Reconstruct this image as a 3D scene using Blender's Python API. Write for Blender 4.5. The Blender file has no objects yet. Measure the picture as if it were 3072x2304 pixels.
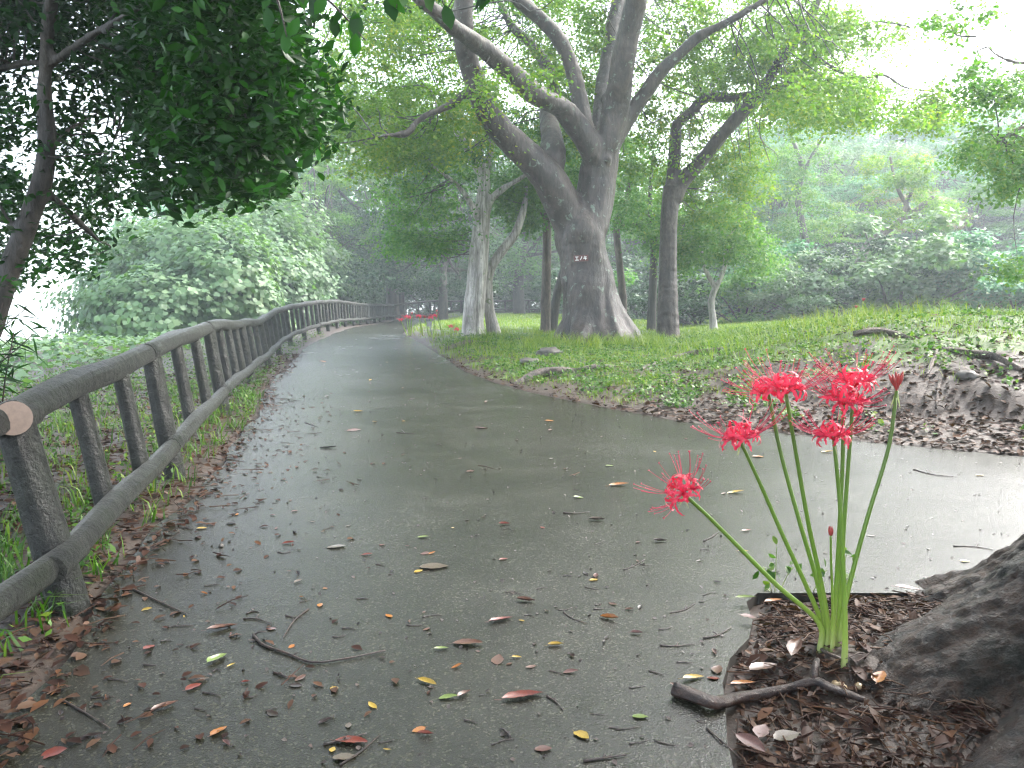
import bpy, math, random
import numpy as np
from mathutils import Vector, noise as mnoise

R = math.radians
rng = np.random.default_rng(11)
random.seed(11)
sc = bpy.context.scene
COL = sc.collection

# ------------------------------------------------------------------ camera
F = 2411.0                      # focal length in photo pixels (3072 wide)
CAMZ = 0.95
PITCH = math.atan(252.0 / F)    # horizon 252 px above the picture centre
cam_d = bpy.data.cameras.new("camera")
cam = bpy.data.objects.new("camera", cam_d)
COL.objects.link(cam)
cam.location = (0, 0, CAMZ)
cam.rotation_euler = (R(90) - PITCH, 0, 0)
cam_d.sensor_width = 36
cam_d.lens = 36 * F / 3072
cam_d.clip_start = 0.02
cam_d.clip_end = 1000
sc.camera = cam

# ------------------------------------------------------------------ sky + sun
SUN_EL, SUN_AZ = R(46), R(60)      # soft overcast light from ahead-right
w = bpy.data.worlds.new("World")
sc.world = w
w.use_nodes = True
nt = w.node_tree
nt.nodes.clear()
wo = nt.nodes.new("ShaderNodeOutputWorld")
bg = nt.nodes.new("ShaderNodeBackground")
sky = nt.nodes.new("ShaderNodeTexSky")
sky.sky_type = 'NISHITA'
sky.sun_disc = False
sky.sun_elevation = SUN_EL
sky.sun_rotation = SUN_AZ
sky.air_density = 1.0
sky.dust_density = 4.0
sky.ozone_density = 1.0
tc = nt.nodes.new("ShaderNodeTexCoord")
sep = nt.nodes.new("ShaderNodeSeparateXYZ")
mx = nt.nodes.new("ShaderNodeMath"); mx.operation = 'MAXIMUM'; mx.inputs[1].default_value = 0.12
cmb = nt.nodes.new("ShaderNodeCombineXYZ")
hs = nt.nodes.new("ShaderNodeHueSaturation"); hs.inputs['Saturation'].default_value = 0.5
hs.inputs['Value'].default_value = 1.0
L = nt.links.new
L(tc.outputs['Generated'], sep.inputs[0])
L(sep.outputs[0], cmb.inputs[0]); L(sep.outputs[1], cmb.inputs[1])
L(sep.outputs[2], mx.inputs[0]); L(mx.outputs[0], cmb.inputs[2])
L(cmb.outputs[0], sky.inputs['Vector'])
L(sky.outputs[0], hs.inputs['Color']); L(hs.outputs[0], bg.inputs['Color'])
bg.inputs['Strength'].default_value = 0.15
L(bg.outputs[0], wo.inputs['Surface'])

sd = bpy.data.lights.new("sun", 'SUN')
sun = bpy.data.objects.new("sun", sd)
COL.objects.link(sun)
sd.energy = 0.7
sd.angle = R(40)
sd.color = (1.0, 0.97, 0.92)
sdir = Vector((math.sin(SUN_AZ) * math.cos(SUN_EL), math.cos(SUN_AZ) * math.cos(SUN_EL), math.sin(SUN_EL)))
sun.rotation_euler = sdir.to_track_quat('Z', 'Y').to_euler()

vs = sc.view_settings
vs.view_transform = 'Standard'
vs.look = 'None'
vs.exposure = 2.88
vs.gamma = 1.0
vs.use_curve_mapping = False
cy = sc.cycles
cy.use_denoising = True
cy.denoising_prefilter = 'ACCURATE'
cy.denoising_input_passes = 'RGB_ALBEDO_NORMAL'
cy.sample_clamp_indirect = 4.0
cy.sample_clamp_direct = 12.0
cy.filter_width = 1.3
cy.max_bounces = 7
cy.diffuse_bounces = 4
cy.glossy_bounces = 3
cy.transmission_bounces = 4
cy.transparent_max_bounces = 4
cy.volume_bounces = 0
cy.caustics_reflective = False
cy.caustics_refractive = False

# ------------------------------------------------------------------ maths
_c, _s = math.cos(PITCH), math.sin(PITCH)
def PX(px, py, d):
    """world point seen at photo pixel (px,py), d metres ahead"""
    a = (px - 1536) / F; b = (1152 - py) / F
    dy = _c + b * _s; dz = -_s + b * _c
    k = d / dy
    return np.array([a * k, d, CAMZ + dz * k])
def proj(p):
    """world points (n,3) -> photo pixels"""
    x = p[:, 0]; y = p[:, 1]; z = p[:, 2] - CAMZ
    f = y * _c - z * _s; u = y * _s + z * _c
    return 1536 + F * x / f, 1152 - F * u / f
def sst(a, b, t):
    t = np.clip((t - a) / (b - a), 0, 1)
    return t * t * (3 - 2 * t)
_ph = rng.uniform(0, 6.28, (40, 2)); _dr = rng.normal(0, 1, (40, 2))
_dr /= np.linalg.norm(_dr, axis=1)[:, None]
def fbm(x, y, s=1.0, o=4, k0=0):
    r = 0; amp = 1.0; f = 1.0 / s; tot = 0
    for i in range(o):
        k = (k0 + i * 2) % 38
        r = r + amp * np.sin((x * _dr[k, 0] + y * _dr[k, 1]) * f * 6.28 + _ph[k, 0] + 1.3 * np.sin((x * _dr[k + 1, 0] + y * _dr[k + 1, 1]) * f * 4.1 + _ph[k + 1, 0])) 
        tot += amp; amp *= 0.55; f *= 1.9
    return r / tot

# path height along its length, and its edges (world metres)
ZY = np.array([-10, 2.5, 4.3, 6.7, 9.3, 11.7, 15.5, 18.8, 22.5, 26, 29, 37, 45, 200.])
ZV = np.array([-.06, -.05, -.01, .015, .0, -.01, .08, .16, .18, .13, .06, -.05, -.08, -.08])
def zp(y): return np.interp(y, ZY, ZV)
EL = np.array([[-4, -.75], [0, -1.0], [1.4, -1.15], [2.3, -1.3], [2.87, -1.45], [4.03, -1.6], [6.6, -2.1], [9, -2.75], [12.6, -3.42], [15.6, -3.95], [17.8, -4.1], [22, -4.45], [30, -5.1], [42, -6.0], [43, -5.9]])
def xL(y): return np.interp(y, EL[:, 0], EL[:, 1])
# right edge: branch far edge then main right edge (x as function of y, decreasing)
ER = np.array([[2.66, 14.], [3.3, 8.2], [4.0, 5.2], [4.85, 3.12], [5.5, 2.15], [6.2, 1.3], [6.9, .85], [8.15, .2], [9.2, -.2], [10.7, -.62], [12.8, -1.05], [16.2, -1.85], [19, -2.6], [24, -3.0], [32, -3.4], [40, -3.6], [43, -3.6]])
EB = np.array([[-4, .1], [0, .25], [1.6, .46], [1.99, .56], [2.2, .62], [2.45, .76], [2.66, .84]])
def xR(y):
    return np.where(y > 2.66, np.interp(y, ER[:, 0], ER[:, 1]), np.interp(y, EB[:, 0], EB[:, 1]))
def dist_poly(x, y, P):
    d = np.full(np.shape(x), 1e9)
    for a, b in zip(P[:-1], P[1:]):
        ax, ay, bx, by = a[1], a[0], b[1], b[0]
        vx, vy = bx - ax, by - ay
        t = np.clip(((x - ax) * vx + (y - ay) * vy) / (vx * vx + vy * vy + 1e-9), 0, 1)
        d = np.minimum(d, np.hypot(x - ax - t * vx, y - ay - t * vy))
    return d
FX = np.array([[-3, -1.0], [0.4, -1.25], [1.5, -1.4], [2.55, -1.45], [4.3, -1.84], [6.7, -2.41], [9.3, -3.02], [11.7, -3.55], [13.7, -3.97], [15.5, -4.28], [17.2, -4.45], [18.8, -4.52], [20.7, -4.72], [22.6, -4.9], [24.6, -5.08], [27, -5.27], [29.4, -5.5], [33, -5.8], [37, -6.15], [41, -6.4], [45, -6.6]])
def xF(y): return np.interp(y, FX[:, 0], FX[:, 1])
TREE_R = np.array([2.1, 2.05])      # foot of the big near tree at lower right
def gz(x, y):
    x = np.asarray(x, float); y = np.asarray(y, float)
    base = zp(y)
    z = base - 0.05
    # ---- right hand bank
    far = (x > np.interp(y, ER[:, 0], ER[:, 1])) & (y > 2.66)
    dR = dist_poly(x, y, ER)
    H = 0.16 + 0.60 * sst(0.9, 4.4, x - 0.22 * (y - 7))
    wd = 2.2 + 1.4 * sst(0.5, 3, x) 
    prof = sst(0, 1, dR / wd) * 0.85 + 0.15 * sst(0, .5, dR / wd)
    steep = sst(0.75, 1.15, dR + .12 * fbm(x, y, .8, 3, 3)) * sst(1.2, 2.6, x)
    prof = prof * (1 - .22 * sst(1.2, 2.6, x)) + .22 * steep
    back = 1 - 0.62 * sst(3.5, 10, dR) * sst(0.5, 3, x)
    zb = base * (1 - sst(0, 3, dR)) + (0.03 + H * prof * back) - 0.03 * (1 - sst(0, .4, dR))
    zb = zb + 0.028 * fbm(x, y, .9, 4, 5) * sst(0.1, .8, dR) + .010 * fbm(x, y, .22, 3, 9) * sst(.1, .5, dR) * sst(25, 10, y)
    # far lawn dips behind, woodland rises on right
    zb = zb + 0.05 * np.clip(y - 26, 0, 60) * sst(6, 20, x)
    z = np.where(far, zb, z)
    # ---- left verge and slope
    left = x < xL(y)
    dL = dist_poly(x, y, EL)
    zl = base - 0.015 - 0.05 * sst(0.2, 1.2, dL) - 0.045 * np.clip(dL - .8, 0, 7) - 0.16 * np.clip(dL - 7.5, 0, 60)
    zl = zl + 0.02 * fbm(x, y, .6, 4, 12) * sst(0, .4, dL) + 0.12 * fbm(x, y, 4, 3, 20) * sst(2, 6, dL)
    zl = np.maximum(zl, -14)
    zl = np.where(y > 44, np.maximum(zl, -.2 - .0 * y - .12 * np.clip(-7 - x, 0, 99)), zl)
    z = np.where(left, zl, z)
    # ---- earth bed around the near tree
    bed = (y <= 2.66) & (x >= xR(y))
    dB = np.minimum(dist_poly(x, y, EB), np.abs(2.66 - y))
    dt = np.hypot(x - TREE_R[0], y - TREE_R[1])
    zbed = base - 0.035 + 0.10 * np.exp(-(dt / .85) ** 2) + .05 * np.exp(-(((x - .93) / .16) ** 2 + ((y - 2.12) / .13) ** 2)) + .06 * np.exp(-((x - 1.3) / .34) ** 2 - ((y - 2.05) / .34) ** 2) + .012 * fbm(x, y, .25, 4, 15) * sst(0, .15, dB)
    z = np.where(bed, zbed, z)
    return z
def G(px, py, dz=0.0):
    """point of the ground or path under a photo pixel"""
    d = 3.0
    ds = np.concatenate([np.linspace(.8, 12, 2400), np.linspace(12, 60, 1500)])
    a = (px - 1536) / F; b = (1152 - py) / F
    dy = _c + b * _s; dzz = -_s + b * _c
    X = a * ds / dy; Z = CAMZ + dzz * ds / dy
    g = surf(X, ds) + dz
    i = np.argmax(Z < g)
    return np.array([X[i], ds[i], g[i]])
def on_path(x, y):
    return (x > xL(y)) & (x < xR(y)) & (y < 43)
def surf(x, y):
    return np.where(on_path(x, y), zp(y), gz(x, y))

# ------------------------------------------------------------------ mesh helpers
def link(o, parent=None):
    COL.objects.link(o)
    if parent is not None: o.parent = parent
    return o
class MB:
    def __init__(s): s.v = []; s.f = []; s.n = 0; s.uv = []
    def add(s, v, f):
        v = np.asarray(v, float); f = np.asarray(f)
        s.v.append(v); s.f.append(f + s.n); s.n += len(v)
        return s
    def mesh(s, name, smooth=True):
        V = np.concatenate(s.v)
        me = bpy.data.meshes.new(name)
        loops = np.concatenate([f.ravel() for f in s.f]).astype(np.int32)
        tot = np.concatenate([np.full(len(f), f.shape[1]) for f in s.f]).astype(np.int32)
        st = np.concatenate([[0], np.cumsum(tot)[:-1]]).astype(np.int32)
        me.vertices.add(len(V)); me.vertices.foreach_set("co", V.ravel().astype(np.float32))
        me.loops.add(len(loops)); me.loops.foreach_set("vertex_index", loops)
        me.polygons.add(len(tot)); me.polygons.foreach_set("loop_start", st); me.polygons.foreach_set("loop_total", tot)
        me.polygons.foreach_set("use_smooth", np.full(len(tot), smooth, bool))
        me.update(calc_edges=True)
        return me
    def build(s, name, m, parent=None, smooth=True):
        me = s.mesh(name, smooth)
        if m: me.materials.append(m)
        return link(bpy.data.objects.new(name, me), parent)
def catmull(P, k=6):
    P = np.asarray(P, float)
    if len(P) < 3: 
        t = np.linspace(0, 1, k + 1)[:, None]
        return P[0] * (1 - t) + P[1] * t
    Q = np.vstack([2 * P[0] - P[1], P, 2 * P[-1] - P[-2]])
    out = []
    for i in range(1, len(Q) - 2):
        for j in range(k):
            t = j / k
            a, b, c, d = Q[i - 1], Q[i], Q[i + 1], Q[i + 2]
            out.append(.5 * ((2 * b) + (-a + c) * t + (2 * a - 5 * b + 4 * c - d) * t * t + (-a + 3 * b - 3 * c + d) * t ** 3))
    out.append(P[-1])
    return np.array(out)
def tube(mb, pts, rad, n=8, k=5, jit=0.0, cap=True, closed_tip=False):
    P4 = np.column_stack([np.asarray(pts, float), np.broadcast_to(rad, len(pts))])
    C = catmull(P4, k) if k > 1 else P4
    P = C[:, :3]; r = np.maximum(C[:, 3], 1e-4)
    T = np.gradient(P, axis=0); T /= np.linalg.norm(T, axis=1)[:, None] + 1e-12
    up = np.array([0, 0, 1.]) if abs(T[0, 2]) < .9 else np.array([1., 0, 0])
    N = np.cross(T[0], up); N /= np.linalg.norm(N)
    a = np.arange(n) * 2 * np.pi / n
    V = []
    for i in range(len(P)):
        N = N - T[i] * N.dot(T[i]); N /= np.linalg.norm(N) + 1e-12
        B = np.cross(T[i], N)
        rr = r[i] * (1 + jit * np.sin(a * 3 + i * .35) + jit * .7 * np.sin(a * 5 - i * .5 + 2)) if jit else np.full(n, r[i])
        V.append(P[i] + rr[:, None] * (np.cos(a)[:, None] * N + np.sin(a)[:, None] * B))
    V = np.concatenate(V)
    m = len(P)
    i, j = np.meshgrid(np.arange(m - 1), np.arange(n), indexing='ij')
    q = np.stack([i * n + j, i * n + (j + 1) % n, (i + 1) * n + (j + 1) % n, (i + 1) * n + j], -1).reshape(-1, 4)
    if cap:
        V = np.vstack([V, P[0], P[-1]])
        j = np.arange(n); e = m * n
        q = [q, np.stack([(j + 1) % n, j, np.full(n, e)], -1), np.stack([(m - 1) * n + j, (m - 1) * n + (j + 1) % n, np.full(n, e + 1)], -1)]
        b = mb.n
        mb.v.append(V); mb.n += len(V)
        for x in q: mb.f.append(x + b)
    else: mb.add(V, q)
    return P, r
def nrm(v): return v / (np.linalg.norm(v, axis=-1, keepdims=True) + 1e-9)
def leaves(mb, c, nor, L_, W_, kind='quad', curl=.15, rg=rng):
    """leaf faces: centres c (n,3), normals, lengths, widths"""
    n = len(c)
    L_ = np.broadcast_to(L_, n)[:, None]; W_ = np.broadcast_to(W_, n)[:, None]
    nor = nrm(nor)
    t = nrm(np.cross(nor, rg.normal(size=(n, 3))))
    b = np.cross(nor, t)
    if kind == 'quad':
        V = np.stack([c - t * L_ * .5, c + b * W_ * .5 - t * L_ * .05 - nor * L_ * curl, c + t * L_ * .5, c - b * W_ * .5 - t * L_ * .05 - nor * L_ * curl], 1).reshape(-1, 3)
        q = np.arange(n * 4).reshape(n, 4)
        mb.add(V, q)
    else:   # folded pointed leaf, 8 verts, 6 faces joined along the midrib
        u = [(-.5, 0, 0), (-.22, .42, .0), (.12, .5, .0), (.5, 0, -.25), (.12, -.5, 0), (-.22, -.42, 0), (-.2, 0, -.0), (.15, 0, -.06)]
        V = []
        for (a_, b_, h_) in u:
            fold = 0.22 * abs(b_) * W_ * 1.0
            V.append(c + t * L_ * a_ + b * W_ * b_ + nor * (fold + h_ * curl * 4 * L_ * .5))
        V = np.stack(V, 1).reshape(-1, 3)
        o = (np.arange(n) * 8)[:, None]
        tri = np.concatenate([o + np.array([[0, 1, 6]]), o + np.array([[0, 6, 5]]), o + np.array([[2, 3, 7]]), o + np.array([[3, 4, 7]])])
        qd = np.concatenate([o + np.array([[1, 2, 7, 6]]), o + np.array([[6, 7, 4, 5]])])
        b0 = mb.n
        mb.v.append(V); mb.n += len(V); mb.f.append(tri + b0); mb.f.append(qd + b0)
def tag(o, label=None, cat=None, group=None, kind=None):
    if label: o['label'] = label
    if cat: o['category'] = cat
    if group: o['group'] = group
    if kind: o['kind'] = kind
    return o
def empty(name, loc, label=None, cat=None, group=None):
    o = bpy.data.objects.new(name, None)
    o.location = Vector(loc); o.empty_display_size = .1
    link(o)
    return tag(o, label, cat, group)
def offset(mb, loc):
    l = np.asarray(loc, float)
    mb.v = [v - l for v in mb.v]
    return mb

# ------------------------------------------------------------------ materials
def mat(name):
    m = bpy.data.materials.new(name); m.use_nodes = True
    t = m.node_tree; t.nodes.clear()
    return m, t, t.nodes.new, t.links.new
def ramp(t, stops, interp='LINEAR'):
    r = t.nodes.new("ShaderNodeValToRGB"); r.color_ramp.interpolation = interp
    e = r.color_ramp.elements
    while len(e) > 1: e.remove(e[-1])
    e[0].position = stops[0][0]; e[0].color = (*stops[0][1], 1)
    for p, c in stops[1:]:
        x = e.new(p); x.color = (*c, 1)
    return r
def nz(t, scale, detail=6, rough=.6, vec=None, dist=0):
    n = t.nodes.new("ShaderNodeTexNoise"); n.inputs['Scale'].default_value = scale
    n.inputs['Detail'].default_value = detail; n.inputs['Roughness'].default_value = rough
    n.inputs['Distortion'].default_value = dist
    if vec: t.links.new(vec, n.inputs['Vector'])
    return n
def mixc(t, fac, a, b, mode='MIX'):
    m = t.nodes.new("ShaderNodeMix"); m.data_type = 'RGBA'; m.blend_type = mode
    for s, v in ((m.inputs[0], fac), (m.inputs[6], a), (m.inputs[7], b)):
        if isinstance(v, (int, float)): s.default_value = v
        elif isinstance(v, tuple): s.default_value = (*v, 1)
        else: t.links.new(v, s)
    return m.outputs[2]
def leaf_mat(name, cols, rough=.4, trans=.35, spec=.22, tboost=1.0, patch=.35):
    m, t, N, K = mat(name)
    g = N("ShaderNodeNewGeometry")
    tcn = N("ShaderNodeTexCoord")
    n = nz(t, .55, 3, .5, g.outputs['Position'])
    ad = N("ShaderNodeMath"); ad.operation = 'MULTIPLY_ADD'
    K(n.outputs[0], ad.inputs[0]); ad.inputs[1].default_value = patch * 2.5
    sb = N("ShaderNodeMath"); sb.operation = 'MULTIPLY_ADD'
    K(g.outputs['Random Per Island'], sb.inputs[0]); sb.inputs[1].default_value = 1 - patch; sb.inputs[2].default_value = -patch * 0.75
    K(sb.outputs[0], ad.inputs[2])
    k = len(cols) - 1
    r = ramp(t, [(i / k, c) for i, c in enumerate(cols)])
    K(ad.outputs[0], r.inputs[0])
    p = N("ShaderNodeBsdfPrincipled")
    K(r.outputs[0], p.inputs['Base Color'])
    p.inputs['Roughness'].default_value = rough; p.inputs['Specular IOR Level'].default_value = spec
    tr = N("ShaderNodeBsdfTranslucent")
    c2 = mixc(t, 1.0, r.outputs[0], (1.2 * tboost, 1.45 * tboost, .4 * tboost), 'MULTIPLY')
    K(c2, tr.inputs['Color'])
    ms = N("ShaderNodeMixShader"); ms.inputs[0].default_value = trans
    K(p.outputs[0], ms.inputs[1]); K(tr.outputs[0], ms.inputs[2])
    o = N("ShaderNodeOutputMaterial"); K(ms.outputs[0], o.inputs[0])
    return m
M = {}
M['leaf_dark'] = leaf_mat('glossy_dark_leaf', [(.005, .022, .005), (.008, .036, .007), (.016, .070, .008), (.03, .14, .010)], .4, .28, .25)
M['leaf_mid'] = leaf_mat('fresh_leaf', [(.04, .11, .02), (.07, .18, .03), (.12, .24, .04), (.24, .28, .05)], .5, .45, .25)
M['leaf_yel'] = leaf_mat('yellow_green_leaf', [(.055, .12, .018), (.10, .20, .025), (.15, .26, .035), (.36, .34, .04)], .5, .5, .25)
M['leaf_green'] = leaf_mat('green_leaf', [(.03, .10, .025), (.06, .17, .035), (.10, .24, .045), (.17, .28, .05)], .45, .4)
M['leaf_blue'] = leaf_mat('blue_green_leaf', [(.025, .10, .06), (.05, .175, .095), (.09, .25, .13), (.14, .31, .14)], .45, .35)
M['leaf_ever'] = leaf_mat('evergreen_leaf', [(.010, .035, .018), (.022, .06, .026), (.035, .09, .035), (.06, .12, .045)], .4, .25)
M['leaf_kudzu'] = leaf_mat('broad_vine_leaf', [(.05, .11, .045), (.08, .16, .07), (.12, .21, .10), (.17, .25, .12)], .5, .35, .4)
M['leaf_rust'] = leaf_mat('withered_leaf', [(.14, .12, .06), (.22, .17, .09), (.28, .20, .12), (.2, .22, .08)], .6, .3)
M['grass'] = leaf_mat('grass_blade', [(.06, .12, .015), (.11, .20, .02), (.19, .26, .03), (.34, .34, .06)], .5, .35, .3)
M['weed'] = leaf_mat('weed_leaf', [(.015, .05, .008), (.035, .10, .012), (.08, .17, .018), (.20, .24, .025)], .45, .35, .3)
M['litter'] = leaf_mat('wet_fallen_leaf', [(.012, .006, .004), (.028, .012, .008), (.05, .024, .016), (.07, .042, .027), (.09, .038, .016)], .5, .08, .12, patch=.1)
M['palm'] = leaf_mat('palm_leaf', [(.05, .12, .05), (.09, .17, .07), (.14, .22, .09)], .4, .2)
M['palm_dead'] = leaf_mat('dead_palm_leaf', [(.16, .11, .06), (.25, .17, .10), (.33, .24, .15)], .6, .2)

def bark(name, dark, lite, lichen=None, scale=6, stretch=.25, rough=.55, bump=.5, ring=0.0, moss=None):
    m, t, N, K = mat(name)
    tcn = N("ShaderNodeTexCoord")
    mp = N("ShaderNodeMapping"); K(tcn.outputs['Object'], mp.inputs[0]); mp.inputs['Scale'].default_value = (1, 1, stretch)
    a = nz(t, scale, 8, .65, mp.outputs[0], .4)
    b = nz(t, scale * 6, 6, .7, mp.outputs[0])
    c = nz(t, 1.1, 4, .6, tcn.outputs['Object'])
    r = ramp(t, [(.38, dark), (.62, lite)]); K(a.outputs[0], r.inputs[0])
    rb = ramp(t, [(.36, (.45, .43, .42)), (.62, (1.5, 1.5, 1.5))]); K(b.outputs[0], rb.inputs[0])
    col = mixc(t, .8, r.outputs[0], rb.outputs[0], 'MULTIPLY')
    r2 = ramp(t, [(.35, (.62, .60, .60)), (.65, (1.15, 1.12, 1.08))]); K(c.outputs[0], r2.inputs[0])
    col = mixc(t, .8, col, r2.outputs[0], 'MULTIPLY')
    if lichen:
        v = nz(t, 9, 5, .65, tcn.outputs['Object'], .6)
        rv = ramp(t, [(.60, (0, 0, 0)), (.66, (1, 1, 1))]); K(v.outputs[0], rv.inputs[0])
        col = mixc(t, rv.outputs[0], col, lichen)
    if moss:
        v = nz(t, 5, 6, .7, tcn.outputs['Object'], .3)
        rv = ramp(t, [(.50, (0, 0, 0)), (.66, (1, 1, 1))]); K(v.outputs[0], rv.inputs[0])
        col = mixc(t, rv.outputs[0], col, moss)
    p = N("ShaderNodeBsdfPrincipled"); K(col, p.inputs['Base Color'])
    p.inputs['Roughness'].default_value = rough
    ht = N("ShaderNodeMath"); ht.operation = 'MULTIPLY_ADD'
    K(b.outputs[0], ht.inputs[0]); ht.inputs[1].default_value = .4; K(a.outputs[0], ht.inputs[2])
    hh = ht.outputs[0]
    if ring:
        wv = N("ShaderNodeTexWave"); wv.bands_direction = 'Z'; wv.inputs['Scale'].default_value = 1.6; wv.inputs['Distortion'].default_value = 9
        wv.inputs['Detail'].default_value = 3; K(tcn.outputs['Object'], wv.inputs[0])
        h2 = N("ShaderNodeMath"); h2.operation = 'MULTIPLY_ADD'; K(wv.outputs[1], h2.inputs[0]); h2.inputs[1].default_value = ring; K(hh, h2.inputs[2]); hh = h2.outputs[0]
    bp = N("ShaderNodeBump"); bp.inputs['Strength'].default_value = bump; bp.inputs['Distance'].default_value = .07
    K(hh, bp.inputs['Height']); K(bp.outputs[0], p.inputs['Normal'])
    o = N("ShaderNodeOutputMaterial"); K(p.outputs[0], o.inputs[0])
    return m
M['bark_big'] = bark('smooth_grey_bark', (.019, .0135, .011), (.066, .050, .043), (.13, .17, .13), 3.0, .3, .45, .7, .06)
M['bark_pale'] = bark('pale_flecked_bark', (.17, .155, .135), (.56, .54, .51), (.16, .19, .11), 6, .12, .55, .5)
M['bark_right'] = bark('ridged_brown_bark', (.022, .014, .011), (.070, .053, .047), None, 4, .5, .5, .7, .22)
M['bark_dark'] = bark('dark_bark', (.02, .017, .014), (.06, .05, .042), None, 5, .3, .55, .5)
M['bark_mid'] = bark('brown_bark', (.04, .028, .022), (.12, .09, .07), None, 5, .3, .55, .5)
M['bark_near'] = bark('rough_wet_bark', (.007, .0045, .003), (.062, .032, .017), None, 22, .9, .5, 1.0, 0, (.008, .010, .005))
M['twig'] = bark('wet_twig', (.012, .007, .006), (.055, .032, .023), None, 30, 1, .3, .4)
M['root'] = bark('bank_root_bark', (.03, .023, .018), (.13, .10, .08), None, 12, .6, .6, .8)
M['log'] = bark('concrete_log_bark', (.009, .0105, .009), (.042, .047, .040), None, 16, .9, .42, 1.0, 0, (.016, .022, .011))

def plain(name, col, rough=.5, var=.3, scale=20, spec=.5, bump=.2, trans=0):
    m, t, N, K = mat(name)
    tcn = N("ShaderNodeTexCoord")
    n = nz(t, scale, 5, .6, tcn.outputs['Object'])
    lo = tuple(c * (1 - var) for c in col); hi = tuple(min(1, c * (1 + var)) for c in col)
    r = ramp(t, [(.3, lo), (.7, hi)]); K(n.outputs[0], r.inputs[0])
    p = N("ShaderNodeBsdfPrincipled"); K(r.outputs[0], p.inputs['Base Color'])
    p.inputs['Roughness'].default_value = rough; p.inputs['Specular IOR Level'].default_value = spec
    bp = N("ShaderNodeBump"); bp.inputs['Strength'].default_value = bump; bp.inputs['Distance'].default_value = .002
    K(n.outputs[0], bp.inputs['Height']); K(bp.outputs[0], p.inputs['Normal'])
    out = p.outputs[0]
    if trans:
        tr = N("ShaderNodeBsdfTranslucent"); K(r.outputs[0], tr.inputs['Color'])
        ms = N("ShaderNodeMixShader"); ms.inputs[0].default_value = trans
        K(out, ms.inputs[1]); K(tr.outputs[0], ms.inputs[2]); out = ms.outputs[0]
    o = N("ShaderNodeOutputMaterial"); K(out, o.inputs[0])
    return m
M['cut'] = plain('sawn_concrete_end', (.26, .185, .14), .6, .15, 60)
M['petal'] = plain('scarlet_petal', (.74, .035, .085), .35, .25, 60, trans=.35)
M['stamen'] = plain('crimson_stamen', (.62, .03, .09), .35, .2, 60, trans=.2)
M['bud'] = plain('dull_red_bud', (.33, .045, .04), .4, .3, 60)
M['bract'] = plain('pale_green_bract', (.40, .46, .20), .4, .15, 60, trans=.3)
M['sign'] = plain('red_brown_plate', (.085, .018, .014), .35, .2, 40)
M['white'] = plain('white_paint', (.75, .75, .72), .5, .05, 40)
M['tagm'] = plain('grey_label_plate', (.28, .27, .28), .5, .15, 60)
M['stone'] = plain('weathered_stone', (.07, .062, .052), .6, .35, 12, bump=.6)
M['fungus'] = plain('cream_fungus', (.26, .19, .10), .4, .35, 60)

# stem: pale at the foot, green higher up
m, t, N, K = mat('lily_stem_green')
tcn = N("ShaderNodeTexCoord"); sp = N("ShaderNodeSeparateXYZ"); K(tcn.outputs['Object'], sp.inputs[0])
r = ramp(t, [(0, (.45, .50, .20)), (.08, (.32, .44, .08)), (.25, (.17, .30, .035)), (.6, (.105, .19, .026))]); K(sp.outputs[2], r.inputs[0])
p = N("ShaderNodeBsdfPrincipled"); K(r.outputs[0], p.inputs['Base Color']); p.inputs['Roughness'].default_value = .35
tr = N("ShaderNodeBsdfTranslucent"); K(r.outputs[0], tr.inputs[0]); ms = N("ShaderNodeMixShader"); ms.inputs[0].default_value = .25
K(p.outputs[0], ms.inputs[1]); K(tr.outputs[0], ms.inputs[2]); o = N("ShaderNodeOutputMaterial"); K(ms.outputs[0], o.inputs[0])
M['stem'] = m

# wet concrete path
m, t, N, K = mat('wet_exposed_concrete')
g = N("ShaderNodeNewGeometry"); pos = g.outputs['Position']
big = nz(t, .55, 5, .55, pos, .4)
mid = nz(t, 3.5, 6, .6, pos)
fin = nz(t, 90, 3, .7, pos)
vor = N("ShaderNodeTexVoronoi"); vor.inputs['Scale'].default_value = 230; K(pos, vor.inputs['Vector'])
vc = N("ShaderNodeTexVoronoi"); vc.inputs['Scale'].default_value = 190; K(pos, vc.inputs['Vector'])
c1 = ramp(t, [(.32, (.012, .0115, .006)), (.5, (.020, .0195, .014)), (.72, (.034, .033, .029))]); K(big.outputs[0], c1.inputs[0])
c2 = ramp(t, [(.3, (.7, .7, .66)), (.7, (1.2, 1.2, 1.2))]); K(mid.outputs[0], c2.inputs[0])
col = mixc(t, 1.0, c1.outputs[0], c2.outputs[0], 'MULTIPLY')
sp_ = N("ShaderNodeSeparateColor"); K(vc.outputs['Color'], sp_.inputs[0])
c3 = ramp(t, [(0, (.40, .37, .28)), (.5, (.85, .83, .72)), (.85, (1.3, 1.3, 1.2)), (1.0, (3.6, 3.6, 3.4))]); K(sp_.outputs[0], c3.inputs[0])
col = mixc(t, .85, col, c3.outputs[0], 'MULTIPLY')
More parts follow.
